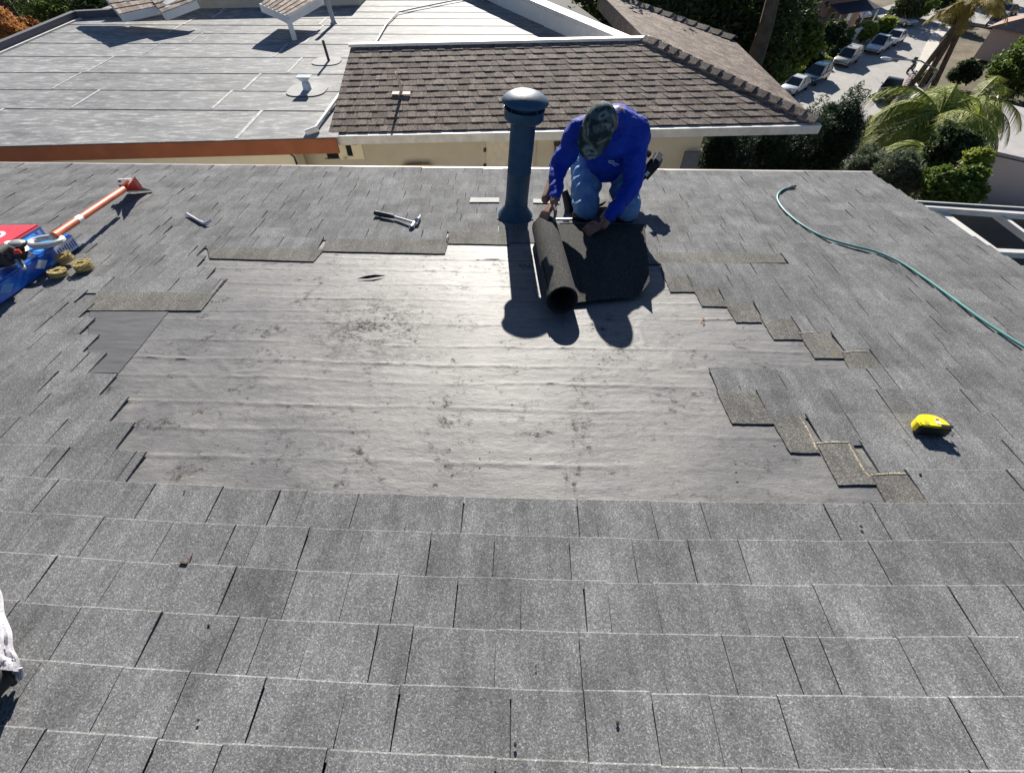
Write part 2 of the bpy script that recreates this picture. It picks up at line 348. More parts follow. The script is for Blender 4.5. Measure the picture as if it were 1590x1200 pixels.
# exposed headlap squares and strips, lying under the tabs of the next course upslope
def quadpx(name, px, w, th, mat, parent, wob=.0015, label=None, nseg=8):
    P = [toRF(rp(*p)) for p in px]           # far-left, far-right, near-right, near-left
    b = MB(); top = []; bot = []
    ring = []
    for a, c in ((0,1),(1,2),(2,3),(3,0)):
        for k in range(nseg):
            q = P[a].lerp(P[c], k/nseg); ring.append(q + V(random.uniform(-1,1)*wob, random.uniform(-1,1)*wob, 0))
    n = len(ring); ce = sum(ring, Vector())/n
    tv = [RF(q.x, q.y, w) for q in ring]; bv = [RF(q.x, q.y, w-th) for q in ring]
    b.add(tv+bv, [tuple(range(n))] + [(i, n+i, n+(i+1)%n, (i+1)%n) for i in range(n)])
    return b.build(name, mat, parent, label=label)
for q in ([(1028,424),(1066,424),(1078,454),(1041,454)], [(1074,446),(1112,446),(1128,477),(1090,476)], [(1122,467),(1166,467),(1183,501),(1143,501)],
          [(1179,491),(1228,491),(1247,528),(1201,527.5)], [(1238,516),(1286,516),(1313,557),(1264.5,556.7)], [(1305,546),(1350,546),(1374,574),(1318,573.5)],
          [(1112,607),(1176,607),(1202,659),(1136,658)], [(1193,645),(1246,645),(1274,704),(1226,703)], [(1266,687),(1321,687),(1362,753),(1301,753)], [(1349,735),(1410,735),(1443,785),(1378,785)]):
    quadpx('exposed_headlap', q, .0035, .004, M['exposed'], house)
for q in ([(152,455),(336,453),(313,483),(128,483)], [(322,385),(504,388),(487,407),(326,402)], [(507,373),(698,370),(691,395),(500,391)], [(697,362),(790,361),(790,381),(692,379)],
          [(950,393),(1212,393),(1220,409),(1008,411)], [(336,453),(354,433),(344,433),(325,455)]):
    quadpx('exposed_headlap', q, .0042, .004, M['exposed'], house, nseg=14)
# torn yellow edges of the old shingles
tear = plain('torn_mat_edge', (.34,.30,.22), .9, 0, .25, 60)
for pts in ([(1241,648),(1252,664),(1262,684),(1268,700)], [(1268,690),(1290,688),(1318,688)], [(1317,690),(1330,712),(1342,733),(1352,742)], [(1352,739),(1380,737),(1406,737)], [(1240,519),(1262,517),(1282,518)], [(1306,549),(1330,547),(1347,547)]):
    b = MB(); P = [toRF(rp(x, y)) for x, y in pts]
    for i in range(len(P)-1):
        d_ = (P[i+1]-P[i]).normalized(); n_ = V(-d_.y, d_.x, 0)
        if n_.x > 0: n_ = -n_
        for k in range(7):
            q0, q1 = P[i].lerp(P[i+1], k/7), P[i].lerp(P[i+1], (k+random.uniform(.7,1.0))/7); w0_, w1_ = random.uniform(.001,.009), random.uniform(.001,.007)
            b.hexa([RF(q0.x,q0.y,.0036), RF(q1.x,q1.y,.0036), RF(q1.x+n_.x*w1_,q1.y+n_.y*w1_,.0036), RF(q0.x+n_.x*w0_,q0.y+n_.y*w0_,.0036)], [RF(q0.x,q0.y,.0055), RF(q1.x,q1.y,.006), RF(q1.x+n_.x*w1_,q1.y+n_.y*w1_,.0044), RF(q0.x+n_.x*w0_,q0.y+n_.y*w0_,.0042)])
    b.build('torn_edge', tear, house, kind='stuff')

# underlayment sheet with real wrinkles
u0s, u1s, v0s, v1s = U(95,480), U(1480,786)+.1, vb(0)-.03, vb(16)
nu, nv = 420, 260; vsx = []
for j in range(nv):
    v = lerp(v0s, v1s, j/(nv-1))
    for i in range(nu):
        u = lerp(u0s, u1s, i/(nu-1)); h = 0
        q = (v - V0)/E0
        for k in (math.floor(q), math.floor(q)+1):
            c0 = k + .17*noise.noise(V(u*1.3, k*3.7, 0)) + .07*noise.noise(V(u*6, k*2.1, 5)) + .35*noise.noise(V(k*9.1, 1.5, 7))
            amp = .0062*max(.1, .55+.9*noise.noise(V(u*1.7, k*1.7, 3)))
            h += amp*(.35+.9*abs(noise.noise(V(u*11, k*3.3, 21))))*math.exp(-((q-c0-.03*noise.noise(V(u*24, k, 17)))/.050)**2)
            c1 = c0 + .45 + .1*noise.noise(V(u*2.2, k*5, 9)); h += .0016*max(0, noise.noise(V(u*2.5, k*2.3, 13))+.2)*math.exp(-((q-c1)/.07)**2)
        wr = noise.noise(V(u*7, v*7, 2)); h += .0014*max(0, 1-abs(wr)*6)*max(0, noise.noise(V(u*1.1+4, v*1.1, 8))-.05)*1.6
        h += .0009*noise.noise(V(u*3, v*16, 4)) + .0011*max(0, .25-abs(noise.noise(V(u*9, v*34, 6))))*2.2 + .0005*noise.noise(V(u*33, v*60, 9))
        vsx.append(RF(u, v, -.003 + max(-.002, h)))
fsx = [(j*nu+i, j*nu+i+1, (j+1)*nu+i+1, (j+1)*nu+i) for j in range(nv-1) for i in range(nu-1)]
b = MB(); b.add(vsx, fsx); b.build('underlayment', M['felt'], house, smooth=True)
quadpx('felt_patch', [(140,478),(262,484),(185,579),(135,579)], .0012, .003, M['felt2'], house, label='darker patch of bare felt')

# ------------------------------------------------------------------ vent pipe
PB = rp(800, 338)
AX = V(.062, 0, 1).normalized()
AX = AX*1.0; HS = .925
vp = thing('vent_pipe', 'tall blue grey roof vent pipe with a domed cap beside the kneeling roofer', 'vent pipe', PB)
b = MB(); b.lathe(PB-AX*.03, AX, [(.071,0.0000),(.071,0.3330),(.0725,0.3348),(.0725,0.3386),(.0712,0.3404),(.0712,0.7000)], 40); b.build('pipe', M['duct'], vp, True)
b = MB(); b.lathe(PB, AX, [(.114,0.0000),(.112,0.0259),(.106,0.0315),(.0735,0.0786),(.073,0.1110),(.0715,0.1129)], 40); b.build('collar', M['duct'], vp, True)
b = MB(); hw = .20; u, v = toRF(PB).x, toRF(PB).y
slab(b, u-.118, u+.118, v-.05, v+.15, .0125, .0125, .003); b.build('flashing', plain('dull_flashing', (.07,.085,.10), .85), vp)
b = MB(); b.lathe(PB, AX, [(.0712,.590),(.088,.592),(.102,.598),(.110,.607),(.111,.652),(.114,.657),(.110,.658),(.107,.612),(.09,.605),(.072,.603)], 44); b.build('storm_collar', M['duct'], vp, True)
b = MB()
for k in range(4):
    a = 2*math.pi*k/4+.75; o = PB+AX*.650+V(math.cos(a)*.1, math.sin(a)*.1, 0); b.bar(o, o+AX*.040, .02, .004)
b.build('cap_strut', M['duct'], vp)
b = MB(); b.lathe(PB, AX, [(.0,.737),(.03,.7355),(.06,.731),(.09,.721),(.110,.709),(.120,.701),(.1245,.695),(.126,.689),(.128,.685),(.125,.683),(.122,.688),(.10,.695),(0,.70)], 44); b.build('cap', M['duct'], vp, True)
for q4, lab_ in (([(731,310),(775,310),(775,317),(729,317)], 'pale strip on the shingles left of the vent pipe'), ([(828,312),(868,313),(868,319),(828,318)], 'pale strip on the shingles right of the vent pipe')):
    quadpx('sealant_strip', q4, .014, .004, plain('aged_strip', (.34,.34,.33), .85), house, label=lab_)

# ------------------------------------------------------------------ roll of cap sheet
ra, rb_ = toRF(rp(846, 358, .07)), toRF(rp(873, 468, .07))
A = RF(ra.x-.0, ra.y+.03, .078); Bq = RF(rb_.x, rb_.y, .078)
fr = thing('roofing_roll', 'black mineral roofing roll half unrolled under the roofer\'s hands', 'roofing roll', A)
ax = (Bq-A).normalized(); nrm = V(0,SP,CP); sd = ax.cross(nrm).normalized()
b = MB(); turns = 2.3; n = 90
ring = []
for i in range(n+1):
    th = 2*math.pi*turns*i/n; r = .064 + .0065*i/n*turns/1.2
    ring.append((r*math.cos(th-1.4), r*math.sin(th-1.4)))
vs = []
for e in (A, Bq):
    for (x, y) in ring: vs.append(e + sd*x + nrm*y)
    for (x, y) in ring: k = 1-.0028/math.hypot(x,y); vs.append(e + sd*x*k + nrm*y*k)
m = n+1; fs = []
for i in range(n):
    fs += [(i,i+1,2*m+i+1,2*m+i), (m+i,3*m+i,3*m+i+1,m+i+1), (i,m+i,m+i+1,i+1), (2*m+i,2*m+i+1,3*m+i+1,3*m+i)]
b.add(vs, fs); b.build('roll', M['rollmat'], fr, smooth=True)
# the sheet lying flat to the right of the roll, its right end slightly lifted
S = [toRF(rp(*p)) for p in ((846,352),(1000,352),(1012,452),(992,476),(880,476))]
FL, FR_, NR = S[0], S[1], S[3]; NL = S[4]; vs = []; gi, gj = 26, 14
for j in range(gj+1):
    for i in range(gi+1):
        a = FL.lerp(FR_, i/gi); c = NL.lerp(toRF(rp(1012,462)), i/gi); q = a.lerp(c, j/gj); s_ = i/gi
        lift = .0175 + .075*max(0, (s_-.78)/.22)**2*max(0,(j/gj-.3)/.7)**1.5 + .004*noise.noise(V(q.x*5,q.y*5,1))
        vs.append(RF(q.x - .03*max(0,(s_-.8)/.2)*(j/gj)**2, q.y, lift))
nn = len(vs); vs += [p - nrm*.003 for p in vs]; g1 = gi+1; fs = []
for j in range(gj):
    for i in range(gi):
        a = j*g1+i; fs += [(a,a+1,a+g1+1,a+g1), (nn+a,nn+a+g1,nn+a+g1+1,nn+a+1)]
ed = [j*g1 for j in range(gj+1)] + [gj*g1+i for i in range(1,gi+1)] + [j*g1+gi for j in range(gj-1,-1,-1)] + [i for i in range(gi-1,0,-1)]
fs += [(ed[k], ed[(k+1)%len(ed)], nn+ed[(k+1)%len(ed)], nn+ed[k]) for k in range(len(ed))]
b = MB(); b.add(vs, fs); b.build('sheet', M['rollmat'], fr, smooth=True)

# ------------------------------------------------------------------ neighbour's house beyond the eave
ZF = -2.38
nb = thing('neighbour_house', 'cream house next door with a pale flat roof and brown shingled skirt', 'house', (-1, 12, ZF))
EA, EB = atZ(510,207,ZF), atZ(1268,190,ZF)            # mansard eave ends
TA = atZ(545,74,ZF+.58); TB = atZ(1005,63,ZF+.58)     # mansard top edge ends
FA, FB = atZ(-160,232,ZF), atZ(517,214,ZF)            # flat roof front edge
# flat roof: torch-down sheets laid across, each lapping the one in front
t = NT('cap_membrane'); n = t.noise(1.2, 6, .7, t.scaled(.6,2.4,1)); n2 = t.noise(3.0, 7, .75, t.scaled(.9,3.2,1)); n3 = t.noise(70, 3, .7)
c = t.ramp(n, [(.3, (.145,.15,.158)), (.5, (.205,.21,.216)), (.72, (.275,.275,.28))]); c = t.mix(c, (.55,.55,.55), t.g(n2, .50, .66, 0, .75))
pd = t.noise(.9, 7, .7, t.scaled(1,1.6,1)); c = t.mix(c, t.ramp(pd, [(.36, (.72,.72,.74)), (.5, (1.0,1.0,1.0))]), 1, 'MULTIPLY')
c = t.mix(c, t.ramp(n3, [(.3,(.85,)*3),(.7,(1.13,)*3)]), 1, 'MULTIPLY'); c = t.mix(c, t.ramp(t.attr(), [(0,(.88,)*3),(1,(1.1,)*3)]), 1, 'MULTIPLY')
t.col(c); t.bump(n3, .3, .01); M['membrane'] = t.set(.75, 0, .4)
M['seam'] = plain('seam_bleed', (.46,.46,.455), .8, 0, .35, 9)
b = MB(); base = [FA + V(0,.02,-.03), FB + V(.0,.02,-.03), EA + V(0,.1,-.03), V(7,13,ZF-.03), V(4.2,24,ZF-.03), V(-10.4,24,ZF-.03), V(-10.4,15.0,ZF-.03), atZ(-160,140,ZF)+V(0,0,-.03)]
b.prism([V(FA.x+1,FA.y+.1,ZF-.25), V(FB.x,FB.y+.1,ZF-.25), V(EA.x,EA.y+.1,ZF-.25), V(TA.x,TA.y,ZF-.25), V(TB.x,TB.y,ZF-.25), V(TB.x+.4,TB.y+.8,ZF-.25), V(.2,24,ZF-.25), V(-12.5,24,ZF-.25), V(-13.2,16.9,ZF-.25)], (0,0,.235)); b.build('roof_slab', M['deck'], nb)
def frontY(x): return lerp(FA.y, FB.y, (x-FA.x)/(FB.x-FA.x))
LXa, LXb = atZ(0,75,ZF), atZ(130,27,ZF)
LX0 = lambda y: LXa.x + (y-LXa.y)*(LXb.x-LXa.x)/(LXb.y-LXa.y) if y < LXb.y else LXb.x
def RX(y):
    if y < EA.y: return FB.x+.1
    if y < TA.y: return lerp(EA.x, TA.x, (y-EA.y)/(TA.y-EA.y))+.02
    return lerp(TB.x+.35, -1.3, (y-12.4)/6.6)         # left border of the flat roof
seampx = [222, 176, 146, 119, 94, 73, 57, 44, 33, 23, 14, 5, -6, -18]
for i in range(len(seampx)-1):
    y0 = atZ(300, seampx[i]-4, ZF).y; y1 = atZ(300, seampx[i+1]-4, ZF).y + .06
    w0, w1 = .004+.001*(i%2), .012
    if y1 > 24: break
    cuts = sorted([-18, random.uniform(-10.5,-8.6), random.uniform(-6.2,-5.0), 4.2])
    for k in range(3):
        xa, xb = cuts[k], cuts[k+1]
        def cl(x, y):
            x = max(x, LX0(y)); return min(x, RX(y))
        yy0a, yy0b = (frontY(cl(xa,y0))-.02, frontY(cl(xb,y0))-.02) if i == 0 else (y0, y0)
        P = [V(cl(xa,y0), yy0a, ZF+w0), V(cl(xb,y0), yy0b, ZF+w0), V(cl(xb,y1), y1+.02*random.uniform(-1,1), ZF+w0), V(cl(xa,y1), y1, ZF+w0)]
        if P[1].x-P[0].x < .1: continue
        tn = random.random(); b = MB(); b.hexa([p+V(0,0,-.02) for p in P], [P[0]+V(0,0,.010), P[1]+V(0,0,.010), P[2], P[3]], tn); b.build('membrane_sheet', M['membrane'], nb)
        if k and P[0].x > LX0(y0)+.2:
            sx = random.uniform(.012,.035); b = MB(); b.hexa([P[0]+V(-sx,.05,.008), P[0]+V(sx,.05,.008), P[3]+V(sx,-.05,.002), P[3]+V(-sx,-.05,.002)], [P[0]+V(-sx,.05,.016), P[0]+V(sx,.05,.016), P[3]+V(sx,-.05,.010), P[3]+V(-sx,-.05,.010)]); b.build('seam', M['seam'], nb)
b = MB(); L0 = atZ(-90,112,ZF+.08); L1 = atZ(118,24,ZF+.08); b.bar(L0, L1, .16, .2); L2 = atZ(186,20,ZF+.08); b.bar(L1, L2+V(.1,0,0), .16, .2); b.build('roof_curb', plain('dark_curb', (.10,.10,.12), .8), nb)
b = MB(); b.bar(L0+V(.16,-.02,-.06), L1+V(.16,-.1,-.06), .07, .05); b.build('curb_flashing', M['trimgrey'], nb)
# rust coloured fascia and walls
b = MB(); b.bar(FA+V(0,-.02,-.13), FB+V(.06,-.02,-.13), .04, .26); b.build('fascia', M['rust'], nb)
WL = atY(455,240,FB.y); WLx = WL.x
fy0, fy1 = frontY(-14)+.14, frontY(WLx)+.14
b = MB(); b.hexa([V(-14,fy0,-6.5), V(WLx,fy1,-6.5), V(WLx,fy1+.33,-6.5), V(-14,fy0+.33,-6.5)], [V(-14,fy0,ZF-.06), V(WLx,fy1,ZF-.06), V(WLx,fy1+.33,ZF-.06), V(-14,fy0+.33,ZF-.06)]); b.build('wall', M['cream2'], nb, label='pale stucco wall below the rust fascia, sunlight put into its colour')  # paler stucco colour stands in for sunlight on this wall
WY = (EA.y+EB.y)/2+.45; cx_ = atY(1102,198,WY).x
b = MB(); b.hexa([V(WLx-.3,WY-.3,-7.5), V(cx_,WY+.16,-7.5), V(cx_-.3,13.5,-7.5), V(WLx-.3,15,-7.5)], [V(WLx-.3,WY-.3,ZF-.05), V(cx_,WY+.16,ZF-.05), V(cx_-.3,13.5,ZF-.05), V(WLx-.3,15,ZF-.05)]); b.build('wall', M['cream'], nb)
def wy(x): return lerp(WY-.3, WY+.16, (x-WLx+.3)/(cx_-WLx+.3))
def wallrect(b, px0, py0, px1, py1, out, th):
    a = atY(px0, py1, WY-.08); c = atY(px1, py0, WY-.08); x0, x1, z0, z1 = a.x, c.x, a.z, c.z
    b.hexa([V(x0,wy(x0)-out,z0), V(x1,wy(x1)-out,z0), V(x1,wy(x1)-out+th,z0), V(x0,wy(x0)-out+th,z0)], [V(x0,wy(x0)-out,z1), V(x1,wy(x1)-out,z1), V(x1,wy(x1)-out+th,z1), V(x0,wy(x0)-out+th,z1)])
def piece(name, rects, mat, par, out=.03, th=.04, **k):
    b = MB(); [wallrect(b, *r, out, th) for r in rects]; return b.build(name, mat, par, **k)
dr = piece('door', [(753,217,829,300)], plain('door_paint', (.66,.60,.49), .6), nb, .025, .03)
piece('door_frame', [(749,213,753,300),(829,213,833,300),(749,213,833,217)], M['cream'], dr, .05, .07)
piece('hinge', [(751,228,755,234)], M['black'], dr, .06, .03); piece('hinge', [(751,252,755,258)], M['black'], dr, .06, .03)
wn_ = piece('window', [(513,213,531,239)], M['glass'], nb, .012, .02, label='dark narrow window beside the rust fascia')
piece('sill', [(511,239,533,242)], M['cream'], wn_, .06, .07)
wn_ = piece('window', [(538,219,557,236)], M['glass'], nb, .012, .02)
piece('frame', [(532,214,538,241),(557,214,563,241),(538,214,557,219),(538,236,557,241)], M['cream2'], wn_, .04, .05)
piece('mullion', [(552,219,554,236)], M['cream2'], wn_, .03, .02)
# wall lantern, bench slab and leaning panel against the wall
ln = thing('wall_lantern', 'small dark square wall lantern to the right of the neighbour\'s door', 'lantern', atY(866,234,WY-.1))
piece('housing', [(860,222,875,226),(860,245,875,248),(860,226,862.5,245),(872.5,226,875,245),(866.5,226,868.5,245)], M['black'], ln, .12, .10)
piece('pane', [(862.5,226,872.5,245)], plain('frosted_pane', (.45,.45,.42), .3), ln, .09, .06)
cb = thing('wooden_crate', 'yellow timber crate top standing against the cream wall', 'crate', atY(653,255,WY-.2))
for k in range(5): piece('slat', [(636+k*7,248,642+k*7,290)], M['timber'], cb, .16, .03)
piece('rail', [(636,246,671,250)], M['timber'], cb, .22, .05)
lp = thing('grey_board', 'grey panel leaning on the wall at the house corner', 'panel', atY(1075,250,WY-.2))
b = MB(); a = atY(1056,262,WY-.6); c = atY(1064,236,WY-.05); d = atY(1089,236,WY-.05); e = atY(1085,262,WY-.6)
b.hexa([a+V(0,0,-.6), e+V(0,0,-.6), e+V(0,.03,-.6), a+V(0,.03,-.6)], [c, d, d+V(0,.03,0), c+V(0,.03,0)]); b.build('board', plain('grey_board', (.13,.13,.14), .7), lp)
# downpipe at the left wall, loose cable
dpn = thing('wall_pipe', 'thin dark pipe bending down the pale wall below the rust fascia', 'pipe', atY(470,250,FB.y))
b = MB(); b.tube([atY(x,y,FB.y-.05) for x,y in ((437,238),(450,239),(457,244),(461,255),(464,300))], .018, 8); b.build('pipe', M['black'], dpn, True)
# gutter board under the mansard eave
b = MB(); b.bar(EA+V(-.03,-.05,-.09), EB+V(.06,-.05,-.09), .12, .15); b.build('gutter', M['trimgrey'], nb)
b = MB(); b.hexa([EA+V(0,.0,-.2), EB+V(0,0,-.2), V(cx_+.05,WY+.2,ZF-.2), V(EA.x,WY-.25,ZF-.2)], [EA+V(0,.0,-.17), EB+V(0,0,-.17), V(cx_+.05,WY+.2,ZF-.17), V(EA.x,WY-.25,ZF-.17)]); b.build('soffit', M['cream'], nb)
# mansard courses
NC = 14
def ms(s, tt): return EA.lerp(EB, s).lerp(TA.lerp(TB, s), tt)
b = MB(); nrmM = (EB-EA).cross(TA-EA).normalized(); nrmM = nrmM if nrmM.z > 0 else -nrmM
b.prism([EA-nrmM*.08, EB-nrmM*.08, TB-nrmM*.08, TA-nrmM*.08], nrmM*.07); b.build('skirt_deck', M['deck'], nb)
def mq(b, s0, s1, t0, t1, h, tn):
    p = [ms(s0,t0)+nrmM*h, ms(s1,t0)+nrmM*h, ms(s1,t1)+nrmM*.002, ms(s0,t1)+nrmM*.002]
    b.hexa([q-nrmM*.012 for q in p], p, tn)
mt = []
for j in range(NC):
    s = -random.uniform(0,.02); L = 9; ph = 0
    while s < 1:
        ww = random.choice([.16,.2,.24,.28])/lerp(9.2,6.5,j/NC); s1 = s+ww
        a, c = max(0,s), min(1,s1)
        if c-a > .004: mt.append((j, a, c-.0006, random.uniform(.010,.013)+(.007 if ph else 0), min(1,max(0,random.gauss(.5,.25)))))
        s = s1; ph ^= 1
rest = MB()
mt.sort(key=lambda q: q[0]*.02 - (q[2]-q[1])*8)
for i, (j, a, c, h, tn) in enumerate(mt):
    b = MB() if i < 300 else rest
    mq(b, a, c, j/NC, min(1,(j+1.15)/NC), h, tn)
    if i < 300: b.build('brown_shingle', M['brown_shingle'], nb)
rest.build('brown_shingle', M['brown_shingle'], nb, kind='stuff')
# white cap along the mansard top, parapet, right-hand hip face
b = MB(); b.bar(TA+V(-.05,.06,.03), TB+V(.05,.06,.03), .15, .05); b.build('coping', M['white'], nb)
b = MB(); b.prism([TA+V(0,.05,-.02), TB+V(0,.05,-.02), TB+V(0,.05,-.5), TA+V(0,.05,-.5)], (0,.05,0)); b.build('upstand', M['trimgrey'], nb)
W0 = atZ(735,-12,ZF); W1 = atZ(896,61,ZF); dW = (W1-W0); W1 = W0 + dW*1.34; W0 = W0 - dW*.9; sdw = V(dW.y,-dW.x,0).normalized()
b = MB(); b.hexa([W0, W1, W1+sdw*.14, W0+sdw*.14], [W0+V(0,0,.50), W1+V(0,0,.42), W1+sdw*.14+V(0,0,.42), W0+sdw*.14+V(0,0,.50)]); b.build('parapet_wall', M['white'], nb)
b = MB(); o1 = TB+V(.04,.05,.05); o0 = W0+V(0,0,.55)+sdw*.1; b.bar(W1+sdw*.07+V(0,0,.45), o0, .24, .06); b.build('parapet_cap', M['white'], nb)
b = MB(); b.bar(W1+sdw*.25+V(0,0,.43), o0+sdw*.18+V(0,0,-.05), .05, .10); b.build('parapet_trim', M['trimgrey'], nb)
D = atZ(1139,64,ZF-.02); G = atZ(930,-12,ZF+.32); b = MB()
b.add([EB, D, G, TB+V(0,.02,0), EB+V(0,0,-.12), D+V(0,0,-.12), G+V(0,0,-.4), TB+V(0,0,-.4)], [(0,1,2),(0,2,3),(4,5,1,0),(5,6,2,1),(6,7,3,2),(7,4,0,3),(7,6,5,4)]); b.build('side_slope', M['brown_shingle'], nb)
# courses on the side slope, running parallel to its eave
sc_ = MB(); nS = (D-EB).cross(TB-EB).normalized(); nS = nS if nS.z > 0 else -nS
for j in range(18):
    tt0, tt1 = j/18, (j+1.1)/18; s = 0; off = random.random()
    while s < 1:
        s1 = min(1, s+random.choice([.03,.04,.05])); P = [EB.lerp(D,s).lerp(TB.lerp(G,s),tt0)+nS*.02, EB.lerp(D,s1).lerp(TB.lerp(G,s1),tt0)+nS*.02, EB.lerp(D,s1).lerp(TB.lerp(G,s1),tt1)+nS*.006, EB.lerp(D,s).lerp(TB.lerp(G,s),tt1)+nS*.006]
        sc_.hexa([p-nS*.012 for p in P], P, random.random()); s = s1
sc_.build('brown_shingle', M['brown_shingle'], nb, kind='stuff')
# ridge caps up the hip and along the far edge
def caps(a, c, n, w, par, lift=.05):
    d = (c-a)/n; sd2 = d.normalized().cross(V(0,0,1)).normalized()*w
    for k in range(n):
        p = a+d*k; q = a+d*(k+1.25); b = MB()
        P = [p-sd2+V(0,0,lift-.03), p+V(0,0,lift+.03), p+sd2+V(0,0,lift-.03)]; Q = [q-sd2+V(0,0,lift-.06), q+V(0,0,lift-.0), q+sd2+V(0,0,lift-.06)]
        h = V(0,0,-.035); b.add(P+Q+[x+h for x in P+Q], [(0,1,4,3),(1,2,5,4),(6,9,10,7),(7,10,11,8),(0,6,7,1),(1,7,8,2),(0,3,9,6),(2,8,11,5)], random.random()); b.build('ridge_cap', M['brown_shingle'], par)
caps(EB, TB+V(.0,0,0), 15, .17, nb, .075)
caps(D+V(0,0,.02), G+V(0,0,.02), 12, .17, nb, .075)
# roof vents
def place(name, label, cat, p): return thing(name, label, cat, p)
p = atZ(478,140,ZF+.01); ve = place('roof_vent', 'squat pale roof vent with flared top on an oval patch of the flat roof', 'vent', p)
patch = plain('patch_membrane', (.36,.36,.36), .85, 0, .15, 3)
def oval(c, rx, ry, mat, par, nm='patch'):
    b = MB(); n = 40; P = [c+V(rx*math.copysign(abs(math.cos(a))**.7,math.cos(a)), ry*math.copysign(abs(math.sin(a))**.7,math.sin(a)), .010) for a in [2*math.pi*i/n for i in range(n)]]; b.prism(P, (0,0,.006)); b.build(nm, mat, par)
oval(p, .42, .40, patch, ve)
vm = plain('pale_vent_metal', (.55,.60,.66), .4, .2)
b = MB(); b.lathe(p, V(0,0,1), [(.11,.0),(.09,.03),(.085,.13),(.06,.17),(.0,.17)], 20); b.build('body', vm, ve, True)
b = MB(); q = p+V(0,0,.17); b.add([q+V(-.06,-.05,0), q+V(.06,-.05,0), q+V(.06,.05,0), q+V(-.06,.05,0), q+V(-.15,-.09,.09), q+V(.15,-.09,.09), q+V(.15,.09,.09), q+V(-.15,.09,.09)], [(3,2,1,0),(4,5,6,7),(0,1,5,4),(1,2,6,5),(2,3,7,6),(3,0,4,7)]); b.build('hood', vm, ve)
p = atZ(511,96,ZF+.01); vt = place('plumbing_vent', 'thin dark pipe standing on the neighbour\'s flat roof on a round pale patch', 'pipe', p); oval(p+V(-.05,0,0), .34, .30, patch, vt)
b = MB(); b.tube([p, p+V(-.02,0,.42)], .032, 10); b.build('pipe', M['black'], vt, True)
p = ms(.155,.42)+nrmM*.02; pv = place('plumbing_vent', 'small tan pipe on a pale flashing on the brown shingled skirt roof', 'pipe', p)
b = MB(); b.tube([p, p+V(-.06,0,.33)], [.034,.022], 10); b.build('pipe', plain('tan_pipe', (.50,.40,.32), .6), pv, True)
b = MB(); b.box(p+V(0,-.08,.0), (.36,.10,.012), Matrix.Rotation(R(9),3,'X')); b.build('flashing', plain('pale_flashing', (.6,.54,.46), .6), pv)
# white conduit down the mansard's left edge and gas line across the flat roof
cdn = place('conduit', 'white conduit running down the left end of the brown skirt roof to the fascia', 'pipe', atZ(490,200,ZF+.05))
b = MB(); b.tube([atZ(480,204,ZF+.05), atZ(490,200,ZF+.06), atZ(512,168,ZF+.08), atZ(528,146,ZF+.1)], .035, 10); b.build('pipe', M['white'], cdn, True)
b = MB(); b.tube([atZ(475,207,ZF+.04), atZ(494,200,ZF+.07)], .055, 10); b.build('elbow', M['white'], cdn, True)
gl = place('gas_line', 'thin grey pipe crossing the flat roof behind the shingled skirt', 'pipe', atZ(600,40,ZF+.05))
b = MB(); b.tube([atZ(580,72,ZF+.05), atZ(601,36,ZF+.06), atZ(618,19,ZF+.06), atZ(650,12,ZF+.06), atZ(740,-6,ZF+.06)], .022, 8); b.build('pipe', M['trimgrey'], gl, True)
# small gabled roofs over the back part of the house
shm = granules('pale_brown_shingle', (.16,.13,.11), (.40,.33,.28), gs=70, tonevar=.7)
def slope(name, lab, q, z, gutter=None, rows=7, cols=9):
    P = [atZ(x, y, zz) for (x, y), zz in zip(q, z)]; o = thing(name, lab, 'roof', P[0]); n = (P[1]-P[0]).cross(P[3]-P[0]).normalized(); n = n if n.z > 0 else -n
    b = MB(); b.prism([p-n*.10 for p in P], n*.09); b.build('deck', M['white'], o)
    for j in range(rows):
        for i in range(cols):
            f = lambda a, c: P[0].lerp(P[1], a).lerp(P[3].lerp(P[2], a), c)
            r = [f(i/cols, j/rows), f((i+.97)/cols, j/rows), f((i+.97)/cols, min(1,(j+1.2)/rows)), f(i/cols, min(1,(j+1.2)/rows))]
            b = MB(); b.hexa([r[0]-n*.0, r[1]-n*.0, r[2]-n*.01, r[3]-n*.01], [r[0]+n*.03, r[1]+n*.03, r[2]+n*.01, r[3]+n*.01], random.random()); b.build('brown_shingle', shm, o)
    if gutter:
        for a, c in gutter: b = MB(); b.bar(P[a]-n*.07, P[c]-n*.07, .05, .17); b.build('fascia', M['white'], o)
    return o
slope('gable_roof', 'pale brown roof slope with white fascia at the back left of the flat roof', [(186,24),(246,11),(205,-30),(140,-30)], [ZF+.45,ZF+.45,ZF+.75,ZF+.75], [(0,1)])
slope('gable_roof', 'second pale brown slope with white gutter, right of the one at the back left', [(252,22),(305,2),(275,-30),(215,-25)], [ZF+.40,ZF+.5,ZF+.8,ZF+.7], [(0,1)])
g3 = slope('gable_roof', 'brown roof corner on a white post near the middle of the flat roof', [(447,26),(500,-4),(440,-22),(404,7)], [ZF+.5,ZF+.55,ZF+.7,ZF+.62], [(0,1),(3,0)])
b = MB(); q = atZ(448,30,ZF+.45); b.bar(q, V(q.x,q.y,ZF), .10, .10, V(0,1,0)); b.build('post', M['white'], g3)
b = MB(); q = atZ(447,32,ZF+.4); q2 = atZ(425,18,ZF+.45); b.bar(q, q2, .06, .16); b.build('brace', M['trimgrey'], g3)
ps = place('flue_pipe', 'grey flue pipe rising beside the white post of the roof corner', 'pipe', atZ(519,38,ZF)); b = MB(); q = atZ(519,38,ZF); b.tube([q, q+V(-.1,.1,.75)], .06, 12); b.lathe(q, V(0,0,1), [(.13,0),(.07,.06)], 16); b.build('pipe', plain('grey_pipe',(.35,.36,.38),.5), ps, True)
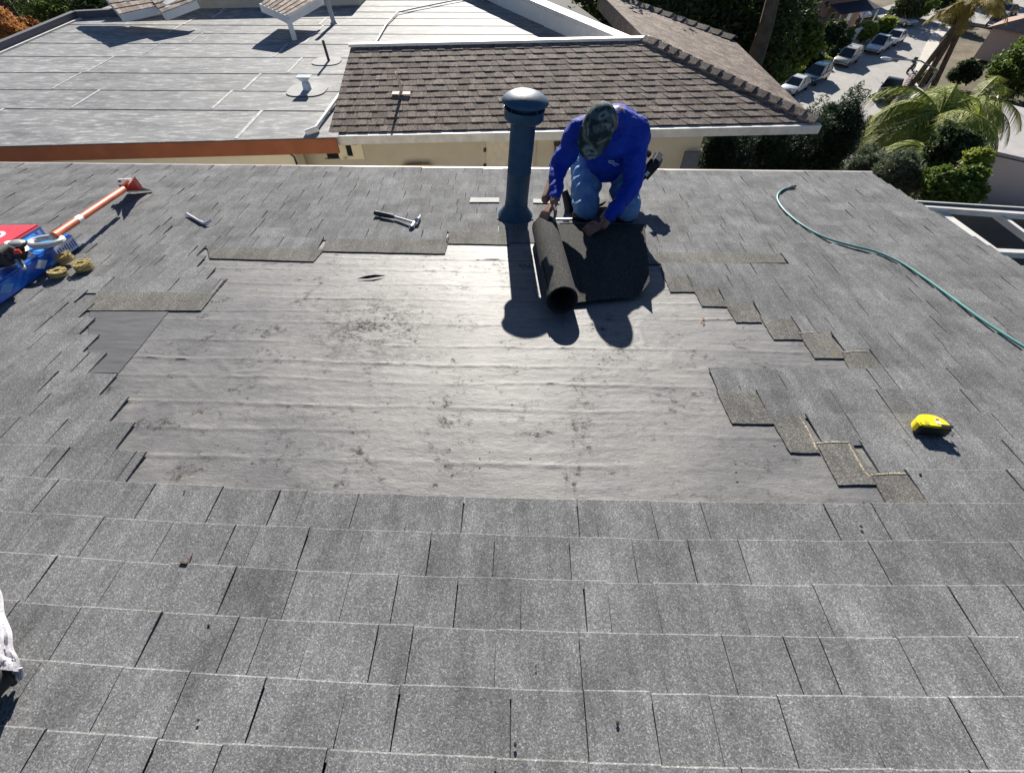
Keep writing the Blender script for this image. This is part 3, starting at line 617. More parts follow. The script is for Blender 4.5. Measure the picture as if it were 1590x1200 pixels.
# back block of the house with cream wall
bk = thing('rear_wing', 'cream rear wing of the neighbour\'s house behind the flat roof', 'house', atZ(400,0,ZF))
b = MB(); p0, p1, p2, p3 = atZ(165,22,ZF), atZ(300,16,ZF), atZ(560,9,ZF), atZ(720,-14,ZF)
b.prism([V(p0.x+.4,p0.y+.3,ZF-.3), V(p1.x,p1.y+.1,ZF-.3), V(p2.x,p2.y,ZF-.3), V(p2.x,p2.y+4,ZF-.3), V(p0.x+.4,p0.y+4,ZF-.3)], (0,0,.9)); b.build('wall', M['cream'], bk)

# ------------------------------------------------------------------ adjoining patio roof frame at the right
pt = thing('patio_frame', 'white patio roof frame around a dark opening at the right edge of the shingles', 'patio roof', atY(1500,330,4.0))
ZP = -0.98
b = MB(); b.bar(atZ(1418,321.5,ZP), atZ(1680,341,ZP), .06, .05); b.build('beam', M['trimgrey'], pt)
b = MB(); b.bar(atZ(1420,316.5,ZP+.02), atZ(1680,333.5,ZP+.02), .030, .022); b.build('flashing', M['black'], pt)
b = MB(); b.bar(atZ(1420,313.5,ZP+.03), atZ(1680,329.5,ZP+.03), .014, .022); b.build('edge_strip', M['trimgrey'], pt)
b = MB(); b.bar(atZ(1543,331,ZP-.03), atZ(1690,440,ZP-.03), .035, .05); b.build('rafter', M['trimgrey'], pt)
b = MB(); b.bar(atZ(1452,326,ZP-.03), atZ(1600,434,ZP-.03), .07, .04); b.build('rafter', M['trimgrey'], pt)
b = MB(); b.bar(atZ(1535,392,ZP-.005), atZ(1680,399,ZP-.005), .05, .05); b.build('beam', M['trimgrey'], pt)
b = MB(); q = atZ(1560,322,ZP-.1); b.bar(V(q.x+.8,q.y+.1,ZP-.05), V(q.x+.8,q.y+.1,-8.5), .12, .12, V(0,1,0)); b.build('post', M['trimgrey'], pt)
b = MB(); c0 = atZ(1448,331,ZP-.1); c1 = atZ(1680,345,ZP-.1); b.hexa([V(c0.x,c0.y,-3.6), V(c1.x,c1.y,-3.6), V(c1.x,c1.y+.05,-3.6), V(c0.x,c0.y+.05,-3.6)], [V(c0.x,c0.y,ZP-.06), V(c1.x,c1.y,ZP-.06), V(c1.x,c1.y+.05,ZP-.06), V(c0.x,c0.y+.05,ZP-.06)]); b.build('painted_shade_wall', plain('opening_shade_colour', (.05,.055,.065), .8), pt)  # added dark panel, its colour stands in for shade inside the opening
b = MB(); b.box((5.4, 2.0, -3.6), (4.6, 3.4, .15)); b.build('floor', plain('shade_dark_floor', (.05,.045,.04), .8), pt)  # floor coloured dark so the opening reads as shaded
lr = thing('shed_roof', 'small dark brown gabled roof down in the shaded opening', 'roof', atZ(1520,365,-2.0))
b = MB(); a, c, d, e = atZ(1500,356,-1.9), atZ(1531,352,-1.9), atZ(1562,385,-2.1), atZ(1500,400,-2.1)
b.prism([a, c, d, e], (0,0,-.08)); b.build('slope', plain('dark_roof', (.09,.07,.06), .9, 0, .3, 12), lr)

# ------------------------------------------------------------------ tools on the roof
def onroof(px, py, w=0): return rp(px, py, w)
NR_ = V(0,SP,CP); W9 = .0115
# claw hammer
o = onroof(612,338,W9); hm = thing('hammer', 'steel claw hammer with black grip lying on the shingles left of the vent pipe', 'hammer', o)
h0, h1, h2 = onroof(582,331,.028), onroof(612,337,.026), onroof(643,346,.028)
b = MB(); b.tube([h0, h0.lerp(h1,.3), h0.lerp(h1,.75), h1], [.014,.017,.015,.011], 12); b.build('grip', M['black'], hm, True)
b = MB(); b.tube([h0+NR_*.010, h1+NR_*.008], .0075, 8); b.tube([h1, h2], [.0085,.0075], 10); b.build('shaft', M['steel'], hm, True)
f0, f1 = onroof(640,352,.022), onroof(650,336,.03)
b = MB(); dd = (f1-f0).normalized(); b.lathe(f0-dd*.012, dd, [(.0,0),(.017,.0),(.018,.012),(.013,.02),(.012,.035),(.015,.045),(.012,.06),(0,.06)], 14)
b.tube([h2.lerp(f1,.3), onroof(648,341,.036), onroof(652,337,.03), onroof(652,333,.018)], [.013,.011,.008,.004], 8); b.build('head', M['steel'], hm, True)
# cat's paw nail puller
o = onroof(308,340,W9); np_ = thing('nail_puller', 'short bent steel nail puller lying on the shingles near the orange shovel', 'nail puller', o)
P = [onroof(x,y,w) for x,y,w in ((291,333,.02),(298,337,.019),(308,343,.017),(316,347,.017),(321,347.5,.022),(328,342,.034))]
b = MB(); b.tube(P, [.009,.0085,.0085,.010,.011,.007], 10); b.build('bar', plain('bright_steel', (.62,.63,.64), .35, .6), np_, True)
b = MB(); b.tube([P[0], onroof(288,331.5,.024)], [.006,.003], 6); b.build('claw', M['steel'], np_, True); b = MB(); b.tube([P[0], onroof(291,330,.024)], [.006,.003], 6); b.build('claw', M['steel'], np_, True)
# tear-off shovel
o = onroof(150,330,W9); sh = thing('roofing_shovel', 'orange handled roofing shovel lying with its blade up the far side', 'shovel', o)
hA, hB = onroof(84,366,.15), onroof(192,294,.13)
b = MB(); b.tube([hA, hA.lerp(hB,.28)], .0185, 14); b.tube([hA.lerp(hB,.33), hB], .0185, 14); b.build('handle', M['orange'], sh, True)
b = MB(); b.tube([hA.lerp(hB,.275), hA.lerp(hB,.335)], .0195, 14); b.build('sticker', M['pale'], sh, True)
q = onroof(72,375,.13); d = (hA-hB).normalized(); s2 = d.cross(NR_).normalized()
b = MB(); ring = [q + s2*.075*math.cos(a)*1.0 + d*.055*math.sin(a) for a in [2*math.pi*i/24 for i in range(24)]]; b.tube(ring+[ring[0],ring[1]], .015, 8, False); b.tube([hA+d*-.01, q-d*.05], [.021,.016], 10); b.build('grip', plain('grey_grip', (.50,.50,.48), .5), sh, True)
bl = [onroof(185,284,.14), onroof(205,281,.10), onroof(236,296,.02), onroof(196,297,.06)]
b = MB(); b.hexa([onroof(183,287,.12)-NR_*.004, onroof(206,286,.10)-NR_*.004, onroof(237,296,.014)-NR_*.002, onroof(199,299,.014)-NR_*.002], [onroof(183,287,.12), onroof(206,286,.10), onroof(237,296,.018), onroof(199,299,.018)]); b.build('blade', M['steel'], sh)
b = MB(); b.hexa([onroof(182,285,.10), onroof(203,284,.10), onroof(203,284,.10)+V(0,.012,0), onroof(182,285,.10)+V(0,.012,0)], [onroof(182,279,.13), onroof(203,278,.13), onroof(203,278,.13)+V(0,.012,0), onroof(182,279,.13)+V(0,.012,0)]); b.build('fulcrum_plate', M['pale'], sh)
for hx in (186.5, 199):
    b = MB(); c_ = onroof(hx,281.5,.118)-V(0,.004,0); b.lathe(c_, V(0,-1,0), [(.008,0),(.008,.002),(0,.002)], 12); b.build('bolt_hole', M['black'], sh)
b = MB(); a = [onroof(193,297,.07), onroof(206,280,.17), onroof(218,295,.05)]; b.prism(a, V(.004,.03,.01)); b.build('gusset', M['red'], sh)
b = MB(); a = [onroof(184,294,.09), onroof(196,285,.14), onroof(198,296,.06)]; b.prism(a, V(0,.03,.01)); b.build('gusset', M['orange'], sh)
# shingle packages
t = NT('blue_wrapper'); n = t.noise(9, 5, .6); c = t.ramp(n, [(.3, (.008,.06,.36)), (.6, (.02,.14,.58)), (.8, (.10,.34,.78))]); t.col(c); t.bump(t.noise(12, 3), .3, .01); M['blue'] = t.set(.25, 0, .5, .3)
M['redw'] = plain('red_wrapper', (.62,.05,.07), .35, 0, .15, 6); M['print'] = plain('white_print', (.62,.66,.75), .5)
M['lblue'] = plain('light_blue_print', (.10,.30,.62), .4)
def pack(name, lab, A, Bp, Lp, w, L, h, mat, z0=W9):
    a, c, l = [toRF(q) for q in (A, Bp, Lp)]; dL = (l-a); dL.z = 0; dL.normalize(); dW_ = V(-dL.y, dL.x, 0)
    if dW_.dot(c-a) < 0: dW_ = -dW_
    o = thing(name, lab, 'shingle package', A); F = lambda x, y, z: (lambda q: RF(q.x, q.y, z0+z))(a + dL*x + dW_*y)
    b = MB(); b.hexa([F(0,0,0),F(L,0,0),F(L,w,0),F(0,w,0)], [F(0,0,h),F(L,0,h),F(L,w,h),F(0,w,h)]); b.build('wrapper', mat, o, True, bevel=.008)
    return o, F
pk, F1 = pack('shingle_package', 'blue wrapped shingle package nearest the camera with a black nail gun on it', rp(128,387), rp(100,360), rp(0,480), .23, 1.0, .085, M['blue'])
def pr(b, F, pts, z, face='top', th=.0016):
    if face == 'top': b.hexa([F(x,y,z) for x,y in pts], [F(x,y,z+th) for x,y in pts])
    elif face == 'side': b.hexa([F(x,0,zz) for x,zz in pts], [F(x,-th,zz) for x,zz in pts])
    else: b.hexa([F(0,y,zz) for y,zz in pts], [F(-th,y,zz) for y,zz in pts])
def sq(x0,y0,x1,y1): return [(x0,y0),(x1,y0),(x1,y1),(x0,y1)]
b = MB(); pr(b, F1, sq(.008,.012,.165,.073), 0, 'side')
b.build('end_label', M['print'], pk)
b = MB()
for k in range(8): pr(b, F1, [(.018+k*.018,.02+.006*(k%2)),(.027+k*.018,.02),(.027+k*.018,.062-.008*(k%3)),(.018+k*.018,.06)], 0, 'side', .003)
b.build('end_lettering', plain('blue_print', (.03,.08,.35), .5), pk, kind='stuff')
for x0 in (.24, .48, .72):
    b = MB(); pr(b, F1, [(x0,.045),(x0+.045,.02),(x0+.09,.045),(x0+.045,.07)], 0, 'side'); b.build('diamond_mark', M['print'] if x0 == .24 else M['lblue'], pk)
b = MB(); pr(b, F1, sq(.04,.02,.22,.20), .085, 'top'); b.build('top_panel', plain('cyan_print', (.07,.33,.72), .4), pk)
pk2, F2 = pack('shingle_package', 'red topped shingle package lying behind the blue one', rp(79,372), rp(50,350), rp(79,372)+(rp(0,480)-rp(128,387)), .32, 1.0, .085, M['redw'])
b = MB(); pr(b, F2, sq(.008,.008,.30,.076), 0, 'side'); b.build('end_label', M['lblue'], pk2)
b = MB()
for k in range(6): pr(b, F2, sq(.03+k*.042,.025,.05+k*.042,.06), 0, 'side', .003)
b.build('end_lettering', M['print'], pk2, kind='stuff')
b = MB(); n = 24; cc_ = (.17,.15)
for i in range(n):
    if 2 <= i <= 5: continue
    a0, a1 = 2*math.pi*i/n, 2*math.pi*(i+1)/n
    pr(b, F2, [(cc_[0]+.075*math.cos(a0),cc_[1]+.06*math.sin(a0)),(cc_[0]+.075*math.cos(a1),cc_[1]+.06*math.sin(a1)),(cc_[0]+.055*math.cos(a1),cc_[1]+.04*math.sin(a1)),(cc_[0]+.055*math.cos(a0),cc_[1]+.04*math.sin(a0))], .085)
b.build('ring_mark', M['print'], pk2)
# coil nail gun on the blue package
o = rp(24,398,.1); ng = thing('nail_gun', 'black coil nail gun resting on the blue shingle package', 'nail gun', o); wt = .085+W9
g = lambda px, py, w: rp(px, py, w)
b = MB(); b.tube([g(24,398,wt+.05), g(26,382,wt+.10)], [.040,.043], 18); b.ell(g(26,380,wt+.105), (.043,.043,.02)); b.build('cylinder', M['black'], ng, True)
b = MB(); b.ell(g(24,378,wt+.12), (.036,.03,.012)); b.build('cap', plain('grey_cap', (.32,.32,.32), .5), ng, True)
b = MB(); b.tube([g(24,392,wt+.09), g(8,384,wt+.13), g(-6,394,wt+.13)], [.022,.019,.021], 12); b.build('handle', M['rubber'], ng, True)
b = MB(); b.tube([g(24,398,wt+.05), g(33,410,wt+.03), g(38,417,wt+.015)], [.020,.014,.009], 10); b.build('nose', M['steel'], ng, True)
b = MB(); b.lathe(g(10,408,wt+.02), NR_, [(.0,0),(.055,0),(.058,.02),(.055,.055),(.04,.06),(0,.06)], 20); b.build('magazine', M['black'], ng, True)
b = MB(); b.tube([g(36,386,wt+.06), g(47,393,wt+.03), g(44,399,wt+.02)], .006, 8); b.build('trigger_guard', M['steel'], ng, True)
b = MB(); b.tube([g(-4,416,wt+.012), g(12,407,wt+.012)], .008, 8); b.build('nail_strip', M['pale'], ng, True)
b = MB(); b.box(g(26,391,wt+.10), (.03,.01,.02), Matrix.Rotation(R(20),3,'Z')); b.build('badge', M['red'], ng)
# nail coils
def coil(px, py, r, lab, tilt=0, base=W9, h=.045):
    c_ = rp(px, py, base); N = V(math.sin(tilt)*.8, SP*math.cos(tilt)+math.sin(tilt)*.5, CP*math.cos(tilt)).normalized(); o = thing('nail_coil', lab, 'nail coil', c_, 'wire nail coils on the shingles')
    for rr, nn in ((r, 26), (r*.74, 20), (r*.5, 14)):
        b = MB(); a_ = N.orthogonal().normalized(); b_ = N.cross(a_)
        for k in range(nn):
            q = c_ + (a_*math.cos(2*math.pi*k/nn)+b_*math.sin(2*math.pi*k/nn))*rr*.93; hh = h*random.uniform(.88,1.0)
            b.tube([q+N*.002, q+N*hh], .0018, 5); b.lathe(q+N*hh, N, [(.0048,-.001),(.0048,.0015),(0,.0015)], 7)
        b.build('nail_ring', M['brass'], o, kind='stuff')
    b = MB(); b.lathe(c_, N, [(r*.95,.012),(r*.97,.015),(r*.95,.018),(r*.3,.018),(r*.3,.012),(r*.95,.012)], 26); b.lathe(c_, N, [(r*.95,h*.7),(r*.97,h*.74),(r*.95,h*.78),(r*.3,h*.78),(r*.3,h*.7),(r*.95,h*.7)], 26); b.build('binding_wire', M['brass'], o)
coil(133,419,.044,'round nail coil standing apart, rightmost of the three brass coils')
coil(93,429,.040,'nail coil nearest the camera, lowest of the three brass coils', .12, W9, .035)
coil(107,406,.040,'nail coil tucked against the blue package behind the other two', -.25, W9+.012)
# tape measure
ta = thing('tape_measure', 'yellow tape measure lying on the shingles on the right', 'tape measure', rp(1445,668,W9))
c0 = toRF(rp(1444,666,.03)); D_ = []
for i in range(17): a = math.pi*i/16; D_.append((.051*math.cos(a), .050*math.sin(a)**.85))
D_ = D_ + [(-.046,-.014), (.048,-.014)]
def TP(x, y, z): ca, sa = math.cos(-.12), math.sin(-.12); return RF(c0.x + x*ca - y*sa, c0.y + x*sa + y*ca, z)
def tslab(b, pts, z0, z1): b.prism([TP(x,y,z0) for x,y in pts], NR_*(z1-z0))
M['yellow'] = plain('yellow_case', (.86,.66,.01), .35, 0, .05, 20)
b = MB(); tslab(b, D_, W9+.004, W9+.046); b.build('case', M['yellow'], ta, True, bevel=.005)
b = MB(); tslab(b, [(-.05,-.006),(-.046,-.0175),(.052,-.0175),(.052,-.004),(.04,-.008)], W9, W9+.040); b.build('base_grip', M['black'], ta, bevel=.003)
b = MB(); tslab(b, [(.006,.0),(.02,-.002),(.022,.026),(.010,.028)], W9+.0462, W9+.048); b.build('label_plate', M['pale'], ta)
b = MB(); tslab(b, [(.009,.017),(.020,.016),(.021,.024),(.011,.025)], W9+.0482, W9+.049); b.build('label_mark', M['red'], ta)
b = MB(); tslab(b, [(.012,-.015),(.052,-.012),(.056,-.002),(.02,.0)], W9+.042, W9+.0475); b.build('lock_lever', M['black'], ta)
b = MB(); tslab(b, [(-.036,-.004),(-.02,-.01),(-.016,.006),(-.03,.012)], W9+.0462, W9+.047); b.build('worn_mark', plain('ochre_print', (.5,.33,.03), .5), ta)
b = MB(); b.bar(TP(.05,-.012,.03), TP(.066,-.012,.03), .016, .002, NR_); b.bar(TP(.066,-.012,.036), TP(.066,-.012,.022), .016, .002, V(1,0,0)); b.build('hook', M['steel'], ta)
# air hose
hz = [(1228,291),(1217,294),(1209,300),(1207,309),(1214,322),(1229,337),(1251,353),(1281,369),(1320,381),(1360,391),(1399,408),(1439,434),(1479,463),(1520,493),(1562,521),(1620,556),(1700,600)]
hp = [rp(x,y,W9+.007) for x,y in hz]; hs = []
for i in range(len(hp)-1):
    p0, p1, p2, p3 = hp[max(0,i-1)], hp[i], hp[i+1], hp[min(len(hp)-1,i+2)]
    for k in range(6):
        t_ = k/6; hs.append(.5*((2*p1)+(p2-p0)*t_+(2*p0-5*p1+4*p2-p3)*t_*t_+(3*p1-p0-3*p2+p3)*t_**3))
ho = thing('air_hose', 'teal air hose snaking across the right side of the shingles', 'hose', hp[0])
b = MB(); b.tube(hs, .0062, 10); b.build('tube', plain('teal_rubber', (.10,.30,.28), .5), ho, True)
b = MB(); q = hp[0]; d = (q-hs[3]).normalized(); b.lathe(q-d*.01, d, [(.0085,0),(.0085,.015),(.012,.016),(.012,.03),(.010,.031),(.010,.04),(.013,.041),(.013,.052),(.006,.053),(.006,.065),(0,.065)], 12); b.build('coupling', plain('brass', (.42,.36,.28), .35, .8), ho, True)
# torn scrap, wood chip, small crumbs
o = rp(575,430,.005); sp_ = thing('felt_scrap', 'curled torn black scrap sticking up from the pale felt', 'scrap', o)
b = MB(); P = [rp(555,433,.004), rp(568,429,.012), rp(582,427,.016), rp(598,428,.004), rp(586,430.5,.003), rp(570,433,.003)]; b.prism(P, NR_*.002); b.build('flap', M['deck'], sp_)
o = rp(292,868,.012); wc = thing('wood_chip', 'small tan wood chip on the shingles at lower left', 'wood chip', o)
b = MB(); b.bar(rp(280,873,.015), rp(291,874.5,.015), .004, .006, NR_); b.bar(rp(292,873,.013), rp(299,858,.0125), .003, .0015, NR_); b.build('chip', M['wood'], wc)
CR = iter(('right of the middle, one course below the pale felt','in the second course left of the middle','far down at the lower left','in the lower middle','lowest, right of the middle','at the top of the lower shingles on the left','on the felt left of its middle','on the felt beside another crumb','on the left part of the felt','below the yellow tape measure','at the bottom edge in the middle','on the lower right part of the felt','on a staircase square at the right','on the shingles between hose and felt'))
for (x, y) in ((1337,817),(324,970),(308,1117),(832,1034),(959,1122),(286,763),(760,702),(745,712),(437,553),(1429,736),(800,1155),(1143,733),(1153,499),(1300,392)):
    b = MB(); q = rp(x, y, .014); s_ = random.uniform(.002,.004); b.ell(q, (s_*1.4,s_,s_*.6), Matrix.Rotation(random.random()*3,3,'Z'), 7, 5); b.build('tar_crumb', M['rubber'], None, org=q, label='small black tar crumb '+next(CR), cat='crumb', group='black crumbs scattered on the roof')
o = rp(1092,496,.004); b = MB(); 
for k in range(5): q = rp(1089+random.uniform(-3,5), 493+k*2.4, .0035); b.ell(q, (.006,.004,.002), None, 7, 4)
b.build('chalk_mark', plain('orange_chalk', (.55,.28,.16), .9), house)
# white cloth at the left edge
cl = thing('white_cloth', 'white frayed cloth hanging in at the lower left edge over something dark', 'cloth', rp(-60,1010,.02))
vs = []; gi, gj = 26, 26
for j in range(gj+1):
    for i in range(gi+1):
        s_ = i/gi; tt = j/gj
        px = lerp(-130, lerp(-6, 32, tt**.8) + 2*math.sin(tt*17), s_); py = lerp(905, 1040, tt) + (1-s_)*(30 - 60*tt)*.4 + 12*math.sin(tt*3)*s_
        w = .05 + .10*(1-s_)**.5*1.2 + .016*math.sin(s_*30+tt*5+2*noise.noise(V(s_*3,tt*3,4))) + .012*noise.noise(V(s_*14,tt*9,0))
        vs.append(rp(px, py, w))
g1 = gi+1; fs = [(j*g1+i, j*g1+i+1, (j+1)*g1+i+1, (j+1)*g1+i) for j in range(gj) for i in range(gi)]
nn = len(vs); fs += [tuple(nn+k for k in f[::-1]) for f in fs]; vs += [p-NR_*.004 for p in vs]
M['cloth'] = plain('white_cotton', (.40,.40,.44), .95, 0, .35, 26, .3, .6)
b = MB(); b.add(vs, fs); b.build('cloth', M['cloth'], cl, True)
for k in range(9):
    a = rp(20+k*1.7, 1040-k*.5, .06); b = MB(); b.tube([a, rp(22+k*1.6+random.uniform(-2,2), 1055+random.uniform(-3,3), .03)], .0022, 5); b.build('fringe', M['cloth'], cl)
b = MB(); b.tube([rp(-110,1095,.06), rp(-30,1070,.07), rp(16,1046,.06)], [.06,.05,.02], 12); b.build('dark_lining', M['rubber'], cl, True)
b = MB(); b.tube([rp(14,1046,.05), rp(22,1062,.02)], [.012,.006], 8); b.build('strap', M['rubber'], cl, True)

# ------------------------------------------------------------------ the roofer
def organic(name, mb, vox, mat, parent, smooth=4, disp=None, label=None, cut=None):
    o0 = ORG[parent]; me = bpy.data.meshes.new(name); me.from_pydata([(x-o0.x,y-o0.y,z-o0.z) for x,y,z in mb.v], [], mb.f); me.update()
    bm = bmesh.new(); bm.from_mesh(me); bmesh.ops.remove_doubles(bm, verts=bm.verts, dist=2e-4); bmesh.ops.recalc_face_normals(bm, faces=bm.faces); bm.to_mesh(me); bm.free()
    o = bpy.data.objects.new(name, me); C.objects.link(o)
    r = o.modifiers.new('r', 'REMESH'); r.mode = 'VOXEL'; r.voxel_size = vox; r.use_smooth_shade = True
    if smooth: s_ = o.modifiers.new('s', 'SMOOTH'); s_.iterations = smooth; s_.factor = .5
    dg = bpy.context.evaluated_depsgraph_get(); m2 = bpy.data.meshes.new_from_object(o.evaluated_get(dg)); o.modifiers.clear(); o.data = m2
    if disp:
        n = len(m2.vertices); co = np.empty(n*3); m2.vertices.foreach_get('co', co); nm = np.empty(n*3); m2.vertex_normals.foreach_get('vector', nm)
        co = co.reshape(-1,3); nm = nm.reshape(-1,3); h = np.array([disp(Vector(p)+o0) for p in co]); m2.vertices.foreach_set('co', (co+nm*h[:,None]).ravel())
    m2.polygons.foreach_set('use_smooth', [True]*len(m2.polygons)); m2.materials.clear(); m2.materials.append(mat)
    o.parent = parent; ORG[o] = o0; return setp(o, label)
def zr(y): return -math.tan(PITCH)*y
pe = thing('person', 'kneeling roofer in blue long sleeve shirt, jeans and camouflage cap, hands on the black roll', 'person', rp(930,335))
P_ = lambda x, y, Y: atY(x, y, Y-.585+.07*max(0,min(1,(300-y)/80)))
hipc = P_(938,226,3.86); neck = P_(955,186,3.47); head = P_(928,197,3.30)
shR, shL = P_(899,205,3.44), P_(988,203,3.52)
elR, elL = P_(868,258,3.50), P_(983,287,3.42)
wrR, wrL = P_(847,309,3.30), P_(938,338,3.27)
kR, kL = P_(910,318,3.58), P_(972,322,3.56)
hpR, hpL = P_(912,240,3.86), P_(968,242,3.88)
kR, kL = rp(909,322,.075), rp(973,324,.075)
anR, anL = V(kR.x+.00, kR.y+.43, zr(kR.y+.43)+.10), V(kL.x+.03, kL.y+.42, zr(kL.y+.42)+.10)
toR, toL = anR+V(0,.13,-.07), anL+V(.02,.13,-.07)
chest = lerp(hipc, neck, .62); spine = lerp(hipc, neck, .3)
fd = V(-.30,-.42,-.86).normalized(); up = V(.05,-.80,.60); up = (up - fd*up.dot(fd)).normalized(); sdh = fd.cross(up).normalized()   # face, crown and side directions
def H(f, u, s_): return head + fd*f + up*u + sdh*s_
B = MB()
# trunk and limbs under the clothes
B.cap(hipc, spine, .13, .12); B.cap(spine, chest, .12, .14); B.cap(chest, neck, .12, .07); B.cap(neck, lerp(neck, head, .6), .06, .055)
B.cap(shR, shL, .06, .06)
for s_, e_, w_ in ((shR,elR,wrR),(shL,elL,wrL)): B.cap(s_, e_, .052, .040); B.cap(e_, w_, .040, .026)
for h_, k_, a_ in ((hpR,kR,anR),(hpL,kL,anL)): B.cap(h_, k_, .082, .055); B.cap(k_, a_, .054, .038)
# head: skull, jaw, nose, ears, brow
Hm = Matrix((sdh, fd, up)).transposed()
B.ell(H(-.012,.028,0), (.076,.094,.088), Hm); B.ell(H(.030,-.052,0), (.054,.058,.060), Hm); B.ell(H(.074,-.092,0), (.026,.022,.020), Hm)
B.cap(H(.085,.0,0), H(.104,-.030,0), .010, .015, 8); B.ell(H(.072,.012,.030), (.024,.014,.010), Hm); B.ell(H(.072,.012,-.030), (.024,.014,.010), Hm)
B.ell(H(.083,-.062,0), (.024,.012,.010), Hm)
for q in (1,-1): B.ell(H(-.008,-.012,.078*q), (.009,.020,.032), Hm)
# hands: palm, thumb off the side, four fingers that curl
def hand(wr, fwd, palmn, thumbside, fl, spread=1.0, curl=(.35,.6,.6)):
    fwd = fwd.normalized(); palmn = (palmn - fwd*palmn.dot(fwd)).normalized(); sx = fwd.cross(palmn).normalized()*thumbside
    for q in (-.6,-.2,.2,.6): B.cap(wr+fwd*.012, wr+fwd*.078+sx*.034*q*1.1, .017, .0135, 8)
    ends = []
    for i, (ln, off) in enumerate(((.070,.031),(.080,.011),(.074,-.010),(.058,-.030))):
        p = wr+fwd*.080+sx*off; d = (fwd + sx*.18*spread*(off/.03)).normalized(); a_ = 0
        for j, (seg, r0, r1) in enumerate(((.42,.0098,.0092),(.33,.0092,.0086),(.25,.0086,.0074))):
            a_ += curl[j]*fl*(1+.08*i); dd = d*math.cos(a_) + palmn*math.sin(a_); q_ = p+dd*ln*seg; B.cap(p, q_, r0, r1, 8); p = q_
        ends.append(p)
    p = wr+fwd*.028+sx*.026
    for seg, r0, r1, d in ((.040,.0135,.0115,(fwd*.62+sx*.72+palmn*.25)),(.030,.0115,.0100,(fwd*.85+sx*.35+palmn*.42)),(.024,.0100,.0085,(fwd*.9+sx*.05+palmn*.5))):
        q_ = p+d.normalized()*seg; B.cap(p, q_, r0, r1, 8); p = q_
rollax = (Bq-A).normalized()
tgR = A + rollax*.03 + nrm*.075
wrR = tgR + V(.045,.075,.045)
B.cap(elR, wrR, .038, .026)
hand(wrR, (tgR - wrR)+V(-.035,-.015,-.01), V(.25,-.25,-1), 1, .95, .8)
tgL = rp(908,360,.03)
wrL = rp(937,350,.07)
B.cap(elL, wrL, .038, .026)
hand(wrL, (tgL-wrL), V(.05,.25,-1), -1, .8, .9, (.5,.55,.5))
# feet
for a_, t_ in ((anR,toR),(anL,toL)): B.cap(a_, t_, .035, .03)
t = NT('skin'); n = t.noise(18, 4, .6); t.col(t.ramp(n, [(.3, (.20,.095,.060)), (.7, (.30,.155,.105))])); t.bump(t.noise(140, 3), .2, .001); skin = t.set(.5)
organic('body', B, .0042, skin, pe, 2)
# shirt
def fold(*seeds):
    def f(p):
        h = 0
        for a, c, r in seeds:                       # creases running across a limb
            d = c-a; L = d.length; tt = (p-a).dot(d)/(L*L)
            if -.15 < tt < 1.1:
                off = (p-(a+d*tt)).length
                if off < r*2.2: h += .0060*math.sin(tt*L/.022 + 5*noise.noise(p*5) + 2*noise.noise(p*13))*(.35+.65*abs(noise.noise(p*6+V(3,1,4)))*2)
        h += .009*noise.noise(V(p.x*9, p.y*4, p.z*9)) + .0034*(1-abs(noise.noise(p*17))*3)
        return h
    return f
S = MB(); hem = lerp(hipc, neck, .10)
right_ax = (shL-shR).normalized(); dT = (neck-hipc).normalized(); bk_ = right_ax.cross(dT).normalized(); MT = Matrix((right_ax, bk_, dT)).transposed()
belly = lerp(hipc, neck, .28)
S.ell(lerp(hipc,neck,.12), (.188,.135,.13), MT); S.ell(belly, (.192,.140,.16), MT, 20, 12); S.ell(lerp(hipc,neck,.55), (.195,.135,.17), MT, 20, 12)
S.ell(lerp(hipc,neck,.82), (.175,.100,.12), MT, 20, 12)
fr_ = P_(946,246,3.60); S.ell(fr_, (.165,.10,.13), MT, 20, 12); S.ell(P_(942,268,3.66), (.125,.06,.07), MT, 20, 12); S.ell(P_(952,222,3.50), (.15,.09,.12), MT, 20, 12); S.cap(P_(915,215,3.48), P_(985,218,3.52), .085, .09)
S.cap(lerp(neck,shR,.1), shR, .070, .072); S.cap(lerp(neck,shL,.1), shL, .070, .074); S.cap(neck+(hipc-neck)*.02, neck+(head-neck)*.22, .075, .066)
S.cap(shR, elR, .073, .056); S.cap(shL, elL, .078, .060)
cufR = elR.lerp(wrR, .86); cufL = elL.lerp(wrL, .80)
S.cap(elR, cufR, .054, .037); S.cap(elL, cufL, .060, .040)
t = NT('blue_shirt'); n = t.noise(6, 4, .6); t.col(t.ramp(n, [(.3, (.002,.026,.30)), (.7, (.004,.045,.44))])); t.bump(t.math('ADD', t.noise(11, 3, .55, t.scaled(1,1,1), 2.2), t.math('MULTIPLY', t.noise(500, 2), .03)), .55, .022); blue = t.set(.75, 0, .3)
shirt = organic('shirt', S, .0075, blue, pe, 5, fold((shR,elR,.075),(elR,cufR,.06),(shL,elL,.08),(elL,cufL,.065)))
b = MB(); b.tube([cufR.lerp(elR,.04), cufR.lerp(wrR,.2)], [.036,.034], 16, False); b.build('cuff', blue, pe, True); b = MB(); b.tube([cufL.lerp(elL,.04), cufL.lerp(wrL,.2)], [.039,.036], 16, False); b.build('cuff', blue, pe, True)
